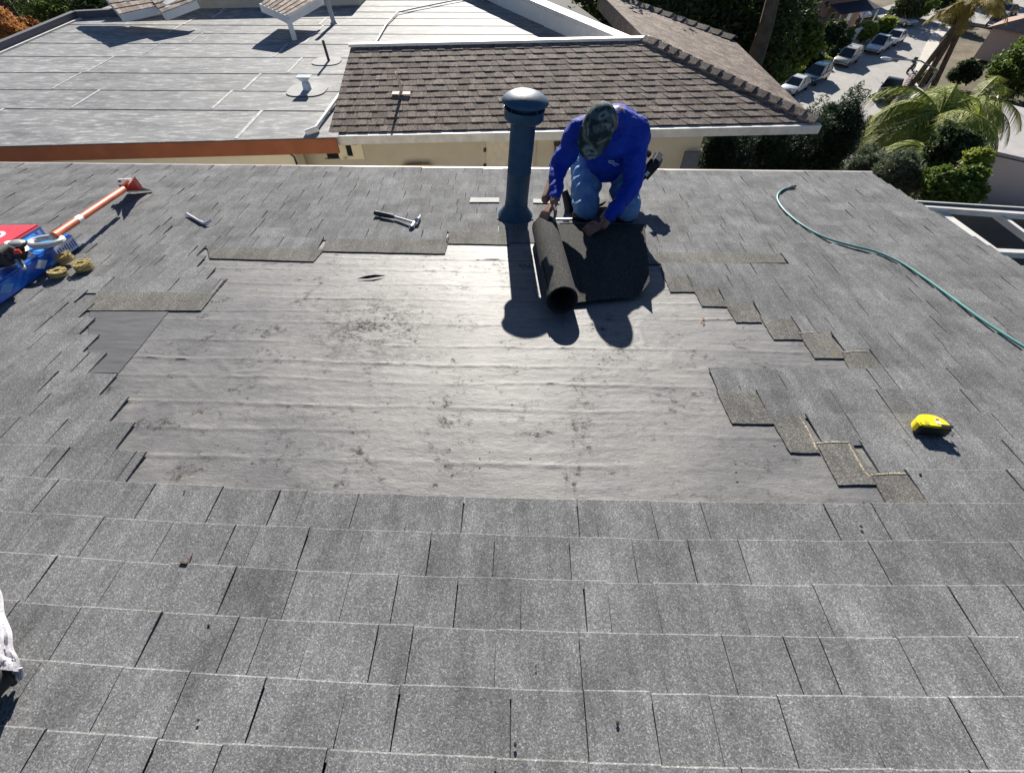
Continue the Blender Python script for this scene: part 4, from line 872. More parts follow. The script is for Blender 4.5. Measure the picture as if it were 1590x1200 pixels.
# small white emblem on the chest: cast onto the shirt surface
def onmesh(o, px, py, off=.002):
    o0 = ORG[o]; dg = bpy.context.evaluated_depsgraph_get(); d = ray(px, py).normalized(); hit, loc, nn_, _ = o.evaluated_get(dg).ray_cast(CAM-o0, d)
    return (loc+o0+nn_*off) if hit else None
bpy.context.view_layer.update()
b = MB()
for line in ([(944,251),(947,249),(950,250),(953,250)], [(945,253),(948,252.5),(951,254),(954,257),(957,257)], [(952,251.5),(955,253.5),(958,254.5),(961,256)]):
    pts = [onmesh(shirt, *q) for q in line]
    if all(p is not None for p in pts): b.tube(pts, .0024, 5)
if b.v: b.build('chest_emblem', plain('white_print_cloth', (.75,.78,.85), .7), pe)
# jeans
J = MB(); J.ell(hipc, (.185,.150,.14), MT, 20, 12)
J.cap(hpR, kR, .112, .083); J.cap(hpL, kL, .112, .083); J.cap(kR, anR, .080, .058); J.cap(kL, anL, .080, .058)
J.ell(kR+V(0,-.01,.0), (.082,.085,.078)); J.ell(kL+V(0,-.01,0), (.082,.085,.078))
t = NT('denim'); n = t.noise(7, 5, .6); n2 = t.noise(260, 2); c = t.ramp(n, [(.3, (.09,.19,.36)), (.55, (.16,.30,.50)), (.75, (.26,.42,.62))]); c = t.mix(c, t.ramp(n2, [(.3,(.8,)*3),(.7,(1.2,)*3)]), 1, 'MULTIPLY'); t.col(c); t.bump(t.math('ADD', t.noise(12, 3, .55, None, 2.0), t.math('MULTIPLY', n2, .05)), .5, .02); den = t.set(.85, 0, .3)
organic('jeans', J, .008, den, pe, 5, fold((hpR,kR,.11),(hpL,kL,.11),(kR,anR,.08),(kL,anL,.08)))
for a_, t_ in ((anR,toR),(anL,toL)):
    b = MB(); b.cap(a_+V(0,-.03,.01), a_+V(0,.02,.0), .056, .056); b.cap(a_, t_, .052, .044); organic('boot', b, .008, M['rubber'], pe, 3)
# dark knee pad and strap
for k_, kk in ((kR,0),(kL,1)):
    b = MB(); b.ell(k_+V(-.012,-.028,-.04), (.075,.055,.05)); organic('knee_pad', b, .008, M['black'], pe, 3)
b = MB(); b.tube([P_(876,296,3.62), P_(881,312,3.60), P_(884,330,3.57)], [.022,.028,.03], 10); b.build('knee_strap', M['black'], pe, True)
b = MB(); b.tube([rp(922,322,.03), rp(934,318,.03), rp(941,313,.05)], [.006,.009,.004], 8); b.build('loose_strap', M['black'], pe, True)
# cap with brim, camouflage cloth
t = NT('camouflage'); v = t.noise(22, 2, .45, None, .6); c = t.ramp(v, [(.0, (.018,.030,.038)), (.43, (.018,.030,.038)), (.46, (.060,.090,.095)), (.55, (.060,.090,.095)), (.58, (.16,.19,.19)), (.68,(.16,.19,.19)), (.71, (.035,.045,.040))])
v.node.parent = None; 
for e in [x for x in t.t.nodes if x.type == 'VALTORGB']: e.color_ramp.interpolation = 'LINEAR'
t.col(c); t.bump(t.noise(300,2), .2, .001); camo = t.set(.9, 0, .2)
b = MB(); n_, m_ = 32, 12; vs = []
for i in range(m_+1):
    a_ = (math.pi/2+.12)*i/m_
    for k in range(n_):
        th = 2*math.pi*k/n_; vs.append(H(-.012+.104*math.sin(a_)*math.sin(th), .030+.100*math.cos(a_)**.85 if math.cos(a_) > 0 else .030-.10*abs(math.cos(a_)), .086*math.sin(a_)*math.cos(th)))
b.add(vs, [(i*n_+k,(i+1)*n_+k,(i+1)*n_+(k+1)%n_,i*n_+(k+1)%n_) for i in range(m_) for k in range(n_)]); cp = b.build('cap', camo, pe, True)
b = MB(); vs = []; gi, gj = 18, 8
for s_ in (0, -.005):
    for j in range(gj+1):
        for i in range(gi+1):
            th = lerp(R(22), R(158), i/gi); r0x, r0y = .086*math.cos(th), .100*math.sin(th); ext = .078*(j/gj)*math.sin((th-R(22))/(R(136))*math.pi)**.45
            vs.append(H(-.012+r0y*(1)+ext*.98, .034 - .12*abs(r0x)**1.3*3*(j/gj) - ext*.25 + s_, r0x*(1+.12*(j/gj))))
g1 = gi+1; nb_ = g1*(gj+1); fs = [(j*g1+i, j*g1+i+1, (j+1)*g1+i+1, (j+1)*g1+i) for j in range(gj) for i in range(gi)]; fs += [tuple(nb_+k for k in f[::-1]) for f in fs]
for i in range(gi): fs.append((gj*g1+i, gj*g1+i+1, nb_+gj*g1+i+1, nb_+gj*g1+i))
b.add(vs, fs); b.build('brim', camo, cp, True)
b = MB(); b.ell(H(-.012,.132,0), (.007,.007,.004), Hm, 8, 5); b.build('cap_button', camo, cp, True)
for q in (-1, 0, 1):
    b = MB(); pts = []
    for i in range(12):
        a_ = math.pi/2*i/11; th = math.pi/2 + q*1.05; pts.append(H(-.012+.105*math.sin(a_)*math.sin(th), .030+.101*math.cos(a_)**.85, .087*math.sin(a_)*math.cos(th)))
    b.tube(pts, .0013, 5); b.build('seam', M['rubber'], cp, True)
# hair, beard, eyes
hair = plain('dark_hair', (.018,.014,.012), .8, 0, .4, 60, .3, .5)
b = MB(); b.ell(H(-.035,-.005,0), (.079,.078,.075), Hm); b.ell(H(-.055,-.035,0), (.062,.055,.05), Hm); organic('hair', b, .005, hair, pe, 2, lambda p: .003*noise.noise(p*60))
b = MB(); b.ell(H(.040,-.078,0), (.056,.056,.046), Hm); b.cap(H(.02,-.03,.070), H(.055,-.08,.045), .012, .02); b.cap(H(.02,-.03,-.070), H(.055,-.08,-.045), .012, .02); organic('beard', b, .004, hair, pe, 2, lambda p: .003*noise.noise(p*70))
for q in (1,-1): b = MB(); b.ell(H(.078,-.008,.031*q), (.013,.009,.009), Hm, 12, 8); b.build('eye', M['pale'], pe, True)
# tool pouch with ring on the hip
pc = P_(1011,258,3.74); b = MB(); Mx = Matrix.Rotation(R(-22), 3, 'Z') @ Matrix.Rotation(R(28), 3, 'Y')
b.box(pc, (.075,.14,.155), Mx); pb = b.build('pouch', plain('black_leather', (.016,.015,.016), .6), pe, True, bevel=.018)
b = MB(); q = P_(1022,257,3.69); b.tube([q+V(math.cos(a_)*.012,0,math.sin(a_)*.012) for a_ in [2*math.pi*i/14 for i in range(16)]], .003, 6, False); b.build('ring', M['chrome'], pb, True)
b = MB(); b.box(P_(1005,270,3.68), (.022,.004,.03), Mx); b.build('pouch_tag', M['trimgrey'], pb)
b = MB(); b.tube([P_(1000,236,3.72), P_(1008,240,3.74)], .02, 8); b.build('belt', M['black'], pe, True)
# utility knife under the hands
kn = thing('utility_knife', 'slim pale handled knife lying on the black sheet between the hands', 'knife', rp(880,341,.03))
b = MB(); b.bar(rp(861,341,.03), rp(885,340.5,.03), .016, .014, NR_); b.build('handle', M['pale'], kn, bevel=.002); b = MB(); b.bar(rp(885,340.5,.03), rp(905,340,.03), .013, .012, NR_); b.build('body', M['black'], kn)

# ------------------------------------------------------------------ vegetation
def proj(p):
    X = RW @ (Vector(p)-CAM); return PX0+FPX*X.x/-X.z, PY0-FPX*X.y/-X.z
def leafmat(name, lo, hi, rough=.6, spec=.35):
    t = NT(name); n = t.noise(1.3, 3, .6); tn = t.attr(); f = t.math('MULTIPLY_ADD', tn, .6, t.math('MULTIPLY', n, .4))
    c = t.ramp(f, [(.15, lo), (.55, tuple((x+y)/2 for x, y in zip(lo, hi))), (.85, hi)]); t.col(c); t.set(rough, 0, spec)
    tr = t.n('ShaderNodeBsdfTranslucent'); t.l(c, tr.inputs[0]); mx = t.n('ShaderNodeMixShader'); mx.inputs[0].default_value = .4
    out = t.t.nodes['Material Output']; t.l(t.b.outputs[0], mx.inputs[1]); t.l(tr.outputs[0], mx.inputs[2]); t.l(mx.outputs[0], out.inputs[0]); return t.m
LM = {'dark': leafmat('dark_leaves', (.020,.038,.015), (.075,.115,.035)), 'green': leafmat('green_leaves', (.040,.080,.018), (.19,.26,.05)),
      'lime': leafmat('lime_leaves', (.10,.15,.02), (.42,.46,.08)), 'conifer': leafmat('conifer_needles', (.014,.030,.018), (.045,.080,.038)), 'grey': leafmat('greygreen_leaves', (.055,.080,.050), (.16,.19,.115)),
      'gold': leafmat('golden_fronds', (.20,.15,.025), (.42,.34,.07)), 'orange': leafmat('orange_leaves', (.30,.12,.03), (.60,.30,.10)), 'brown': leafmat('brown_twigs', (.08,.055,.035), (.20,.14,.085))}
def leaves_np(blobs, n, size, aspect=.5, shell=.55, droop=0.0, gate=.0):
    vol = np.array([r[0]*r[1]*r[2] for _, r in blobs])**(2/3); cnt = (n*vol/vol.sum()).astype(int); P = []; TN = []
    for (c, r), k in zip(blobs, cnt):
        d = rng.normal(size=(k,3)); d /= np.linalg.norm(d, axis=1)[:,None]; rad = (shell + (1-shell)*rng.random(k)**.6)
        lump = 1 + .22*np.sin(d[:,0]*5+c[0])*np.sin(d[:,1]*6+c[1]*2) + .13*np.sin(d[:,2]*11+d[:,0]*9+c[2]) 
        q = d*(rad*lump)[:,None]*np.array(r) + np.array(c); P.append(q); TN.append(.5+.22*rng.normal(size=k) + .12*(rad-.8))
    P = np.concatenate(P); TN = np.clip(np.concatenate(TN), 0, 1)
    if gate:
        cl = np.sin(P[:,0]*2.6/size*.12+1)*np.sin(P[:,1]*2.9/size*.12)*np.sin(P[:,2]*3.1/size*.12+2); keep = cl > -gate; P = P[keep]; TN = TN[keep]
    k = len(P); a = rng.normal(size=(k,3)); a[:,2] = a[:,2]*.6 - droop; a /= np.linalg.norm(a, axis=1)[:,None]; b_ = np.cross(a, rng.normal(size=(k,3))); b_ /= np.linalg.norm(b_, axis=1)[:,None]
    s = size*(.6+.8*rng.random(k))[:,None]; w = s*aspect
    v = np.stack([P-a*s*.5, P+b_*w*.5, P+a*s*.5, P-b_*w*.5], 1).reshape(-1,3); return v, np.arange(4*k).reshape(-1,4), np.repeat(TN, 4)
def np_obj(name, v, f, tone, mat, parent, **k):
    o0 = np.array(ORG[parent]) if parent is not None else np.zeros(3); v = v-o0
    me = bpy.data.meshes.new(name); me.vertices.add(len(v)); me.vertices.foreach_set('co', v.astype(np.float32).ravel()); me.loops.add(f.size); me.loops.foreach_set('vertex_index', f.astype(np.int32).ravel())
    me.polygons.add(len(f)); me.polygons.foreach_set('loop_start', np.arange(0, f.size, 4, dtype=np.int32)); me.update(calc_edges=True)
    at = me.attributes.new('tone', 'FLOAT', 'POINT'); at.data.foreach_set('value', tone.astype(np.float32)); me.materials.append(mat)
    o = bpy.data.objects.new(name, me); C.objects.link(o)
    if parent is not None: o.parent = parent
    return setp(o, **k)
def tree(name, cat, lab, c, r, n, size, mat, group=None, base=None, trunk=.18, blobs=7, aspect=.5, shell=.5, droop=0, gate=.35, spread=.55):
    c = Vector(c); bz = ground_z(c.x, c.y)-.2 if base is None else base; t_ = thing(name, lab, cat, V(c.x, c.y, bz), group)
    bl = [((c.x, c.y, c.z), tuple(q*.72 for q in r))]
    for _ in range(blobs):
        d = Vector(rng.normal(size=3)).normalized(); bl.append(((c.x+d.x*r[0]*spread, c.y+d.y*r[1]*spread, c.z+d.z*r[2]*spread), tuple(q*random.uniform(.32,.55) for q in r)))
    v, f, tn = leaves_np(bl, n, size, aspect, shell, droop, gate); np_obj('crown', v, f, tn, mat, t_)
    if trunk:
        b = MB(); top = V(c.x+random.uniform(-.1,.1)*r[0], c.y, c.z); b.tube([V(c.x, c.y, bz), V(c.x+.05*r[0], c.y, lerp(bz, c.z, .5)), top], [trunk*1.25, trunk, trunk*.5], 8); b.build('trunk', M['bark'], t_, True)
        for k in range(4):
            a = lerp(V(c.x,c.y,bz), top, random.uniform(.55,.9)); e = Vector(bl[1+k%blobs][0]); b = MB(); b.tube([a, lerp(a,e,.5)+V(0,0,.1*r[2]), e], [trunk*.5, trunk*.35, trunk*.12], 6); b.build('limb', M['bark'], t_, True)
    return t_
# trees close behind the neighbour's roof
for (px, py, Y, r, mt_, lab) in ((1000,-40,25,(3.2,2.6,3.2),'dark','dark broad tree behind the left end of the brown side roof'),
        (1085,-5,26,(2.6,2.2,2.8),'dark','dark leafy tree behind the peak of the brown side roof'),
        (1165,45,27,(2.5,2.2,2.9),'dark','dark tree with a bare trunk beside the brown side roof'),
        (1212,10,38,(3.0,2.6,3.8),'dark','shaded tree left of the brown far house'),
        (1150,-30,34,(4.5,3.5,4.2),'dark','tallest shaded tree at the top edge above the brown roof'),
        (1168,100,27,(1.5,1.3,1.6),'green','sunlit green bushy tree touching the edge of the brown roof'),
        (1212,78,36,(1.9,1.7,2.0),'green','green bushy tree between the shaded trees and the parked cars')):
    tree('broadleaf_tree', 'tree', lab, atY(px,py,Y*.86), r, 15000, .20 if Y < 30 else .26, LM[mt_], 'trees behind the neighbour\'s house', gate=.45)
b = MB(); tt = thing('leaning_tree', 'dark bare leaning tree trunk rising behind the brown side roof', 'tree', V(*[q for q in atY(1168,95,18.2)])); b.tube([atY(1160,130,18.2), atY(1175,85,18.2), atY(1190,40,18.2), atY(1203,-15,18.2)], [.30,.26,.22,.18], 10); b.build('trunk', M['bark'], tt, True)
# dark conifers below the neighbour's eave
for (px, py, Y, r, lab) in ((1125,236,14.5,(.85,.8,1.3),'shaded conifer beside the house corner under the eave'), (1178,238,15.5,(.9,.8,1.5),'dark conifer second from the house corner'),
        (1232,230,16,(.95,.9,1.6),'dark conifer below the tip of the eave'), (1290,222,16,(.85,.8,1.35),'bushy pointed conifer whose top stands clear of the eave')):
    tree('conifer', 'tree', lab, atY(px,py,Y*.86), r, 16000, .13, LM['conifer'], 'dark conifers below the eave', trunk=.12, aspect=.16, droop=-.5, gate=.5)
tree('pointed_shrub', 'shrub', 'feathery blue green shoot rising above the pointed conifer', atY(1296,182,14.02), (.38,.36,.48), 3000, .15, LM['conifer'], trunk=.05, aspect=.14, droop=-.9, blobs=3)
for (px, py, Y, r, lab) in ((1345,262,13.5,(.55,.5,.62),'grey green shrub left of the two beyond the roof corner'), (1392,272,12.5,(.6,.5,.62),'grey green feathery shrub right beside the roof corner')):
    tree('feathery_shrub', 'shrub', lab, atY(px,py,Y*.86), r, 11000, .13, LM['grey'], 'grey green shrubs beyond the roof corner', trunk=.05, aspect=.14, droop=-.5)
tree('hedge', 'hedge', 'glossy dark green rounded hedge bush right of the roof corner', atY(1478,293,9.98), (.72,.6,.50), 16000, .085, LM['green'], trunk=.08, aspect=.6, shell=.75, gate=0)
tree('hedge', 'hedge', 'lime tipped bush on top of the glossy hedge at the right', atY(1515,255,10.84), (.36,.35,.34), 3500, .11, LM['lime'], trunk=.04, aspect=.45)
tree('hedge', 'hedge', 'dark bush at the back of the palm trunk', atY(1470,235,12.47), (.75,.7,.62), 7000, .12, LM['dark'], trunk=.06)
# palms
def palm(lab, c, nfr, L, mat, rad, base_z=None, trunkmat=None, droop=1.0, up_=.5, group=None, leaf=.35, seed=0, dead=0, trunks=((0,0),), az0=0, w=.045):
    rs = random.Random(seed); c = Vector(c); bz = ground_z(c.x,c.y)-.2 if base_z is None else base_z; t_ = thing('palm_tree', lab, 'palm tree', V(c.x,c.y,bz), group)
    for k in range(nfr+dead):
        az = az0 + k*2.399; el = rs.uniform(-.1, up_*1.6) if k < nfr else rs.uniform(-1.5,-1.0); l_ = L*rs.uniform(.75,1.1)*(1 if k < nfr else .6)
        V_ = []; F_ = []; T_ = []; p = c.copy(); d = V(math.cos(az)*math.cos(el), math.sin(az)*math.cos(el), math.sin(el)); n = 22; pts = []
        for i in range(n+1):
            pts.append(p.copy()); p = p + d*(l_/n); d = (d + V(0,0,-droop*1.9/n*(.4+i/n))).normalized()
        for i in range(2, n):
            dd = (pts[i+1]-pts[i]).normalized(); sd_ = dd.cross(V(0,0,1)); sd_ = sd_.normalized() if sd_.length > 1e-3 else V(1,0,0); ll = leaf*math.sin(math.pi*(.12+.86*i/n))**.7*(L/2.4)
            for q in (1,-1):
                for h in (0, .25, .5, .75):
                    o_ = pts[i].lerp(pts[i+1], h); tip = o_ + sd_*q*ll*.75 + dd*ll*.55 + V(0,0,-ll*rs.uniform(.1,.9)); k0 = len(V_); wv = dd*w*(L/2.4)
                    V_ += [o_-wv*.5, o_+wv*.5, tip+wv*.1, tip-wv*.1]; F_.append((k0,k0+1,k0+2,k0+3)); T_ += [rs.random()]*4
        pm = mat if k < nfr else LM['gold']
        b = MB(); b.v = [tuple(x) for x in V_]; b.f = F_; b.tone = T_; b.tube(pts, [.022*(1-i/n*.8)*(L/2.4)+.003 for i in range(n+1)], 4, False); b.build('frond', pm, t_)
    for dx, dy in trunks:
        b = MB(); m = 12; b.tube([V(c.x+dx*(1-i/m), c.y+dy*(1-i/m), lerp(bz, c.z-.05, i/m)) for i in range(m+1)], [rad*(1.25-.35*i/m)*(1+.05*(i%2)) for i in range(m+1)], 10); b.build('trunk', trunkmat or M['bark'], t_, True)
    return t_
palm('large feathery yellow green palm in front of the street, right of the roof', atY(1458,178,16.34), 36, 2.5, LM['lime'], .15, droop=1.25, seed=3, leaf=.62, dead=4, az0=.5, w=.03)
palm('second feathery palm overlapping the large one on its left side', atY(1436,235,13.76), 22, 1.4, LM['lime'], .12, droop=1.35, seed=5, leaf=.5, dead=3, w=.03)
palm('green palm crown right behind the large feathery palm', atY(1508,160,18.92), 22, 2.1, LM['lime'], .14, droop=1.2, seed=8, leaf=.55, w=.03)
pb = atZ(1428,137,ZS); Zt = ZS
while proj(V(pb.x,pb.y,Zt))[1] > 8 and Zt < -1: Zt += .1
palm('tall slim palm with three bare stems, crown cut by the top edge', V(pb.x,pb.y,Zt), 22, 4.0, LM['gold'], .24, base_z=ZS, droop=1.0, seed=11, leaf=.55, trunks=((0,0),(-.9,.4),(1.3,-.2)), w=.04)
# trees beside the street
GT = 'trees and shrubs along the street'
for (px, py, r, mt_, nm, lab, n) in ((1484,98,(3.5,3.2,3.3),'green','broadleaf_tree','big round green tree right of the street behind the tall palm',17000), (1462,112,(1.7,1.6,1.4),'dark','broadleaf_tree','dark lower tree at the foot of the tall palm',6000),
        (1535,170,(2.3,2.0,2.4),'brown','bare_tree','brown bare twigged tree at the right edge',6000), (1556,180,(1.5,1.3,1.3),'green','shrub','green shrub below the brown bare tree at the right edge',4000),
        (1318,50,(1.8,1.5,1.3),'lime','banana_plant','yellow green banana plants beside the pale garden wall',3500), (1348,40,(1.7,1.5,1.3),'lime','banana_plant','sunlit banana plants left of the farthest street corner',3500),
        (1284,62,(1.7,1.5,1.3),'green','shrub','mid green shrubs below the brown far house',4000), (1258,55,(2.2,1.8,1.9),'dark','broadleaf_tree','dark tree in front of the brown far house',6000),
        (1222,112,(1.1,1.0,.9),'lime','shrub','yellow green shrub beside the white parked car',2500), (1378,6,(3.2,2.5,2.0),'green','broadleaf_tree','green tree at the top edge behind the teal car',7000),
        (1355,8,(2.6,2.3,2.4),'dark','broadleaf_tree','dark tree at the top edge left of the teal car',6000), (1428,2,(3.2,2.5,1.8),'dark','broadleaf_tree','dark tree at the top edge right of the teal car',6000),
        (1452,20,(2.0,1.7,1.6),'dark','broadleaf_tree','dark tree behind the top of the round green tree',4000), (1272,94,(.9,.8,.6),'lime','shrub','small lime shrub on the verge beside the teal blue car',1800),
        (1284,84,(.8,.8,.8),'dark','shrub','small dark shrub on the verge near the gold car',1800), (1238,96,(1.5,1.4,1.3),'dark','broadleaf_tree','dark tree behind the teal blue car',4500), (1425,120,(1.0,.9,.8),'green','shrub','green shrub beside the motorcycle',1800)):
    g = atZ(px, py+6, ZS); g.z = ZS + r[2]*.95
    c = V(g.x, g.y, g.z); k = 0
    while proj(c)[1] < py-1 and k < 80: c.y -= .25; k += 1
    tree(nm, 'tree' if 'tree' in nm else ('plant' if nm == 'banana_plant' else 'shrub'), lab, c, r, n, .5 if nm == 'banana_plant' else .30, LM[mt_], GT, base=ZS-.3, trunk=.16, aspect=.35 if nm == 'banana_plant' else .55, gate=.45)
# shrubs at the upper left
for (px, py, Y, r, mt_, lab) in ((12,48,14.8,(.8,.6,.55),'orange','orange leaved shrub at the left edge behind the flat roof'), (50,46,16.2,(.55,.5,.35),'orange','smaller orange leaved shrub right of the first'),
        (75,22,17.2,(.95,.8,.8),'green','green shrub at the upper left behind the orange shrubs'), (110,10,18,(1.1,.9,.8),'dark','dark shrub behind the corner of the flat roof'), (20,75,14.6,(.7,.5,.3),'lime','low yellow green shrub along the roof curb at the left edge'),
        (150,8,18.5,(.9,.8,.6),'dark','dark shrub beside the pale brown gable')):
    c = atY(px,py,Y*1.17); r = tuple(q*1.15 for q in r); tree('shrub', 'shrub', lab, c, r, 7000, .11, LM[mt_], 'shrubs at the upper left', trunk=.05, base=min(c.z-1.2,-6.0), aspect=.3)
fn = thing('board_fence', 'dark red brown board fence with pale gaps at the upper left corner', 'fence', V(-18,24,-5.8))
fm = plain('red_brown_boards', (.045,.018,.014), .8, 0, .3, 3)
for k in range(40):
    x = -26 + k*.33; b = MB(); b.box((x, 24+random.uniform(-.02,.02), -3.9), (.27,.05,3.6+random.uniform(-.1,.1)), None, random.random()); b.build('board', fm, fn)
b = MB(); b.bar(V(-26,24.06,-2.9), V(-12.8,24.06,-2.9), .05, .12); b.build('rail', fm, fn); b = MB(); b.bar(V(-26,24.06,-4.9), V(-12.8,24.06,-4.9), .05, .12); b.build('rail', fm, fn)

# ------------------------------------------------------------------ cars
def paint(nm, c): t = NT(nm); t.col(c); return t.set(.28, .15, .5, .7)
tyre_m = plain('tyre', (.02,.02,.02), .85); lamp_m = plain('lamp_lens', (.75,.75,.72), .15); tail_m = plain('tail_lens', (.4,.02,.02), .2); plate_m = plain('number_plate', (.7,.7,.66), .5)
def car(name, cat, lab, px, py, hd, col, kind='suv', group='cars parked along the street', z=ZS):
    p = atZ(px, py, z); o = thing(name, lab, cat, V(p.x,p.y,z+.004), group); hd = Vector((hd.x, hd.y, 0)).normalized(); sx = V(-hd.y, hd.x, 0)
    Lc, Wc, Hc = {'suv':(4.7,1.9,1.72), 'sedan':(4.7,1.82,1.45), 'pickup':(5.4,1.95,1.8)}[kind]
    F = lambda x, y, zz: o.location + hd*x + sx*y + V(0,0,zz)
    zb = .30; zs = .92 if kind != 'sedan' else .84
    # lower body: lofted stations along the length (x, half width, belt height)
    st = [(-.5,.80,.62,.50),(-.485,.90,.50,.80),(-.40,.97,.34,1.0),(-.1,1.0,.30,1.0),(.2,1.0,.30,.99),(.36,.97,.32,.93),(.46,.90,.38,.82),(.5,.74,.48,.62)]
    b = MB(); vs = []
    for x, wf, zl, hf in st:
        w = Wc/2*wf; h = zs*hf + .04
        vs += [F(x*Lc,-w*.92,zl), F(x*Lc,-w,zl+.18), F(x*Lc,-w*.97,h-.07), F(x*Lc,-w*.86,h), F(x*Lc,w*.86,h), F(x*Lc,w*.97,h-.07), F(x*Lc,w,zl+.18), F(x*Lc,w*.92,zl)]
    fs = [(i*8+k, i*8+(k+1)%8, (i+1)*8+(k+1)%8, (i+1)*8+k) for i in range(len(st)-1) for k in range(8)] + [tuple(range(8)), tuple(range(len(vs)-8, len(vs)))]
    b.add(vs, fs); b.build('body', col, o, True)
    x0, x1, t0, t1 = {'suv':(-.47,.26,-.40,.08), 'sedan':(-.36,.24,-.22,.05), 'pickup':(-.10,.26,-.06,.10)}[kind]
    w0, w1 = Wc*.44, Wc*.36; g = MB()
    g.hexa([F(x0*Lc,-w0,zs), F(x1*Lc,-w0,zs), F(x1*Lc,w0,zs), F(x0*Lc,w0,zs)], [F(t0*Lc,-w1,Hc-.05), F(t1*Lc,-w1,Hc-.05), F(t1*Lc,w1,Hc-.05), F(t0*Lc,w1,Hc-.05)]); g.build('windows', M['glass'], o)
    b = MB(); b.hexa([F(t0*Lc,-w1,Hc-.06), F(t1*Lc,-w1,Hc-.06), F(t1*Lc,w1,Hc-.06), F(t0*Lc,w1,Hc-.06)], [F(t0*Lc+.1,-w1+.06,Hc), F(t1*Lc-.1,-w1+.06,Hc), F(t1*Lc-.1,w1-.06,Hc), F(t0*Lc+.1,w1-.06,Hc)]); b.build('roof', col, o, True)
    for s_ in (-1,1):
        for a, c in (((x0*Lc,w0),(t0*Lc,w1)), ((x1*Lc,w0),(t1*Lc,w1)), ((lerp(x0,x1,.52)*Lc,w0),(lerp(t0,t1,.5)*Lc,w1))):
            b = MB(); b.bar(F(a[0],s_*a[1]*1.01,zs), F(c[0],s_*c[1]*1.01,Hc-.03), .07, .05, hd); b.build('pillar', col, o)
    if kind == 'pickup':
        b = MB(); b.hexa([F(-.47*Lc,-.38*Wc,.7), F(-.11*Lc,-.38*Wc,.7), F(-.11*Lc,.38*Wc,.7), F(-.47*Lc,.38*Wc,.7)], [F(-.47*Lc,-.38*Wc,zs+.06), F(-.11*Lc,-.38*Wc,zs+.06), F(-.11*Lc,.38*Wc,zs+.06), F(-.47*Lc,.38*Wc,zs+.06)]); b.build('bed_cover', M['black'], o)
    for x in (-.31,.31):
        for s_ in (-1,1):
            c_ = F(x*Lc, s_*(Wc/2-.12), .34); b = MB(); b.lathe(c_-sx*.11, sx, [(.2,0),(.33,.0),(.345,.03),(.345,.19),(.33,.22),(.2,.22)], 18); wl = b.build('wheel', tyre_m, o, True)
            b = MB(); b.lathe(c_-sx*.112, sx, [(0,0),(.2,.0),(.2,.224),(0,.224)], 12); b.build('rim', M['chrome'], wl)
    for s_ in (-1,1):
        b = MB(); b.box(F(.475*Lc, s_*Wc*.34, .66), (.14,.14,.14)); b.build('headlight', lamp_m, o, bevel=.03); b = MB(); b.box(F(-.488*Lc, s_*Wc*.38, .76), (.10,.10,.2)); b.build('tail_light', tail_m, o, bevel=.02)
        b = MB(); b.box(F(.17*Lc, s_*(Wc/2+.06), zs+.04), (.12,.12,.12)); b.build('mirror', col, o, bevel=.02)
    b = MB(); b.bar(F(.492*Lc,-.42,.52), F(.492*Lc,.42,.52), .05, .16); b.build('grille', M['black'], o); b = MB(); b.bar(F(-.503*Lc,-.17,.62), F(-.503*Lc,.17,.62), .02, .13); b.build('number_plate', plate_m, o)
    return o
hL = atZ(1262,124,ZS)-atZ(1310,97,ZS); white = paint('white_car_paint', (.75,.75,.73))
car('parked_car', 'car', 'white parked car half hidden by the edge of the brown roof', 1231,142, hL, white, 'sedan')
car('parked_car', 'car', 'dark teal blue parked car nearest the brown roof tip', 1263,126, hL, paint('teal_paint', (.035,.09,.13)), 'suv')
car('parked_car', 'car', 'pale gold parked sport utility vehicle in the middle of the left row', 1311,99, hL, paint('pale_gold_paint', (.55,.53,.45)), 'suv')
car('parked_car', 'car', 'white parked pickup in front of a smaller white car', 1361,79, hL, white, 'pickup')
car('parked_car', 'car', 'small white sedan, last in the left row before the corner', 1385,67, hL, white, 'sedan')
car('parked_car', 'car', 'pale blue green car seen from the side at the far street corner', 1395,38, atZ(1420,44,ZS)-atZ(1372,30,ZS), paint('pale_green_paint', (.42,.52,.52)), 'suv')
car('parked_car', 'car', 'white car in the driveway behind the banana plants', 1327,27, atZ(1350,32,ZS)-atZ(1310,18,ZS), white, 'suv')
car('parked_car', 'car', 'black pickup seen from behind on the right side of the street', 1374,151, atZ(1392,128,ZS)-atZ(1362,168,ZS), paint('black_paint', (.01,.011,.02)), 'pickup')
car('parked_car', 'car', 'grey car at the upper right edge beside the round tree', 1545,40, atZ(1560,30,ZS)-atZ(1530,50,ZS), paint('grey_paint', (.25,.26,.27)), 'suv')
car('parked_car', 'car', 'dark car in the upper right corner above the grey one', 1560,24, atZ(1575,22,ZS)-atZ(1540,30,ZS), paint('dark_paint', (.03,.03,.04)), 'sedan')
# motorcycle beside the tall palm
mp = atZ(1412,112,ZS); mc = thing('motorcycle', 'black motorcycle with an upright windscreen parked by the tall palm', 'motorcycle', mp); h = (atZ(1400,118,ZS)-mp); h.z = 0; h.normalize(); sx = V(-h.y,h.x,0)
for x in (-.75,.75):
    b = MB(); c_ = mp+h*x+V(0,0,.32); b.lathe(c_-sx*.07, sx, [(.18,0),(.30,0),(.32,.03),(.32,.11),(.30,.14),(.18,.14)], 16); b.build('wheel', tyre_m, mc, True)
b = MB(); b.ell(mp+h*.1+V(0,0,.75), (.5,.2,.2), Matrix((h,sx,V(0,0,1))).transposed()); b.ell(mp-h*.35+V(0,0,.82), (.42,.17,.09), Matrix((h,sx,V(0,0,1))).transposed()); b.tube([mp-h*.6+V(0,0,.4), mp+h*.5+V(0,0,.45)], .16, 8); b.build('body', M['black'], mc, True)
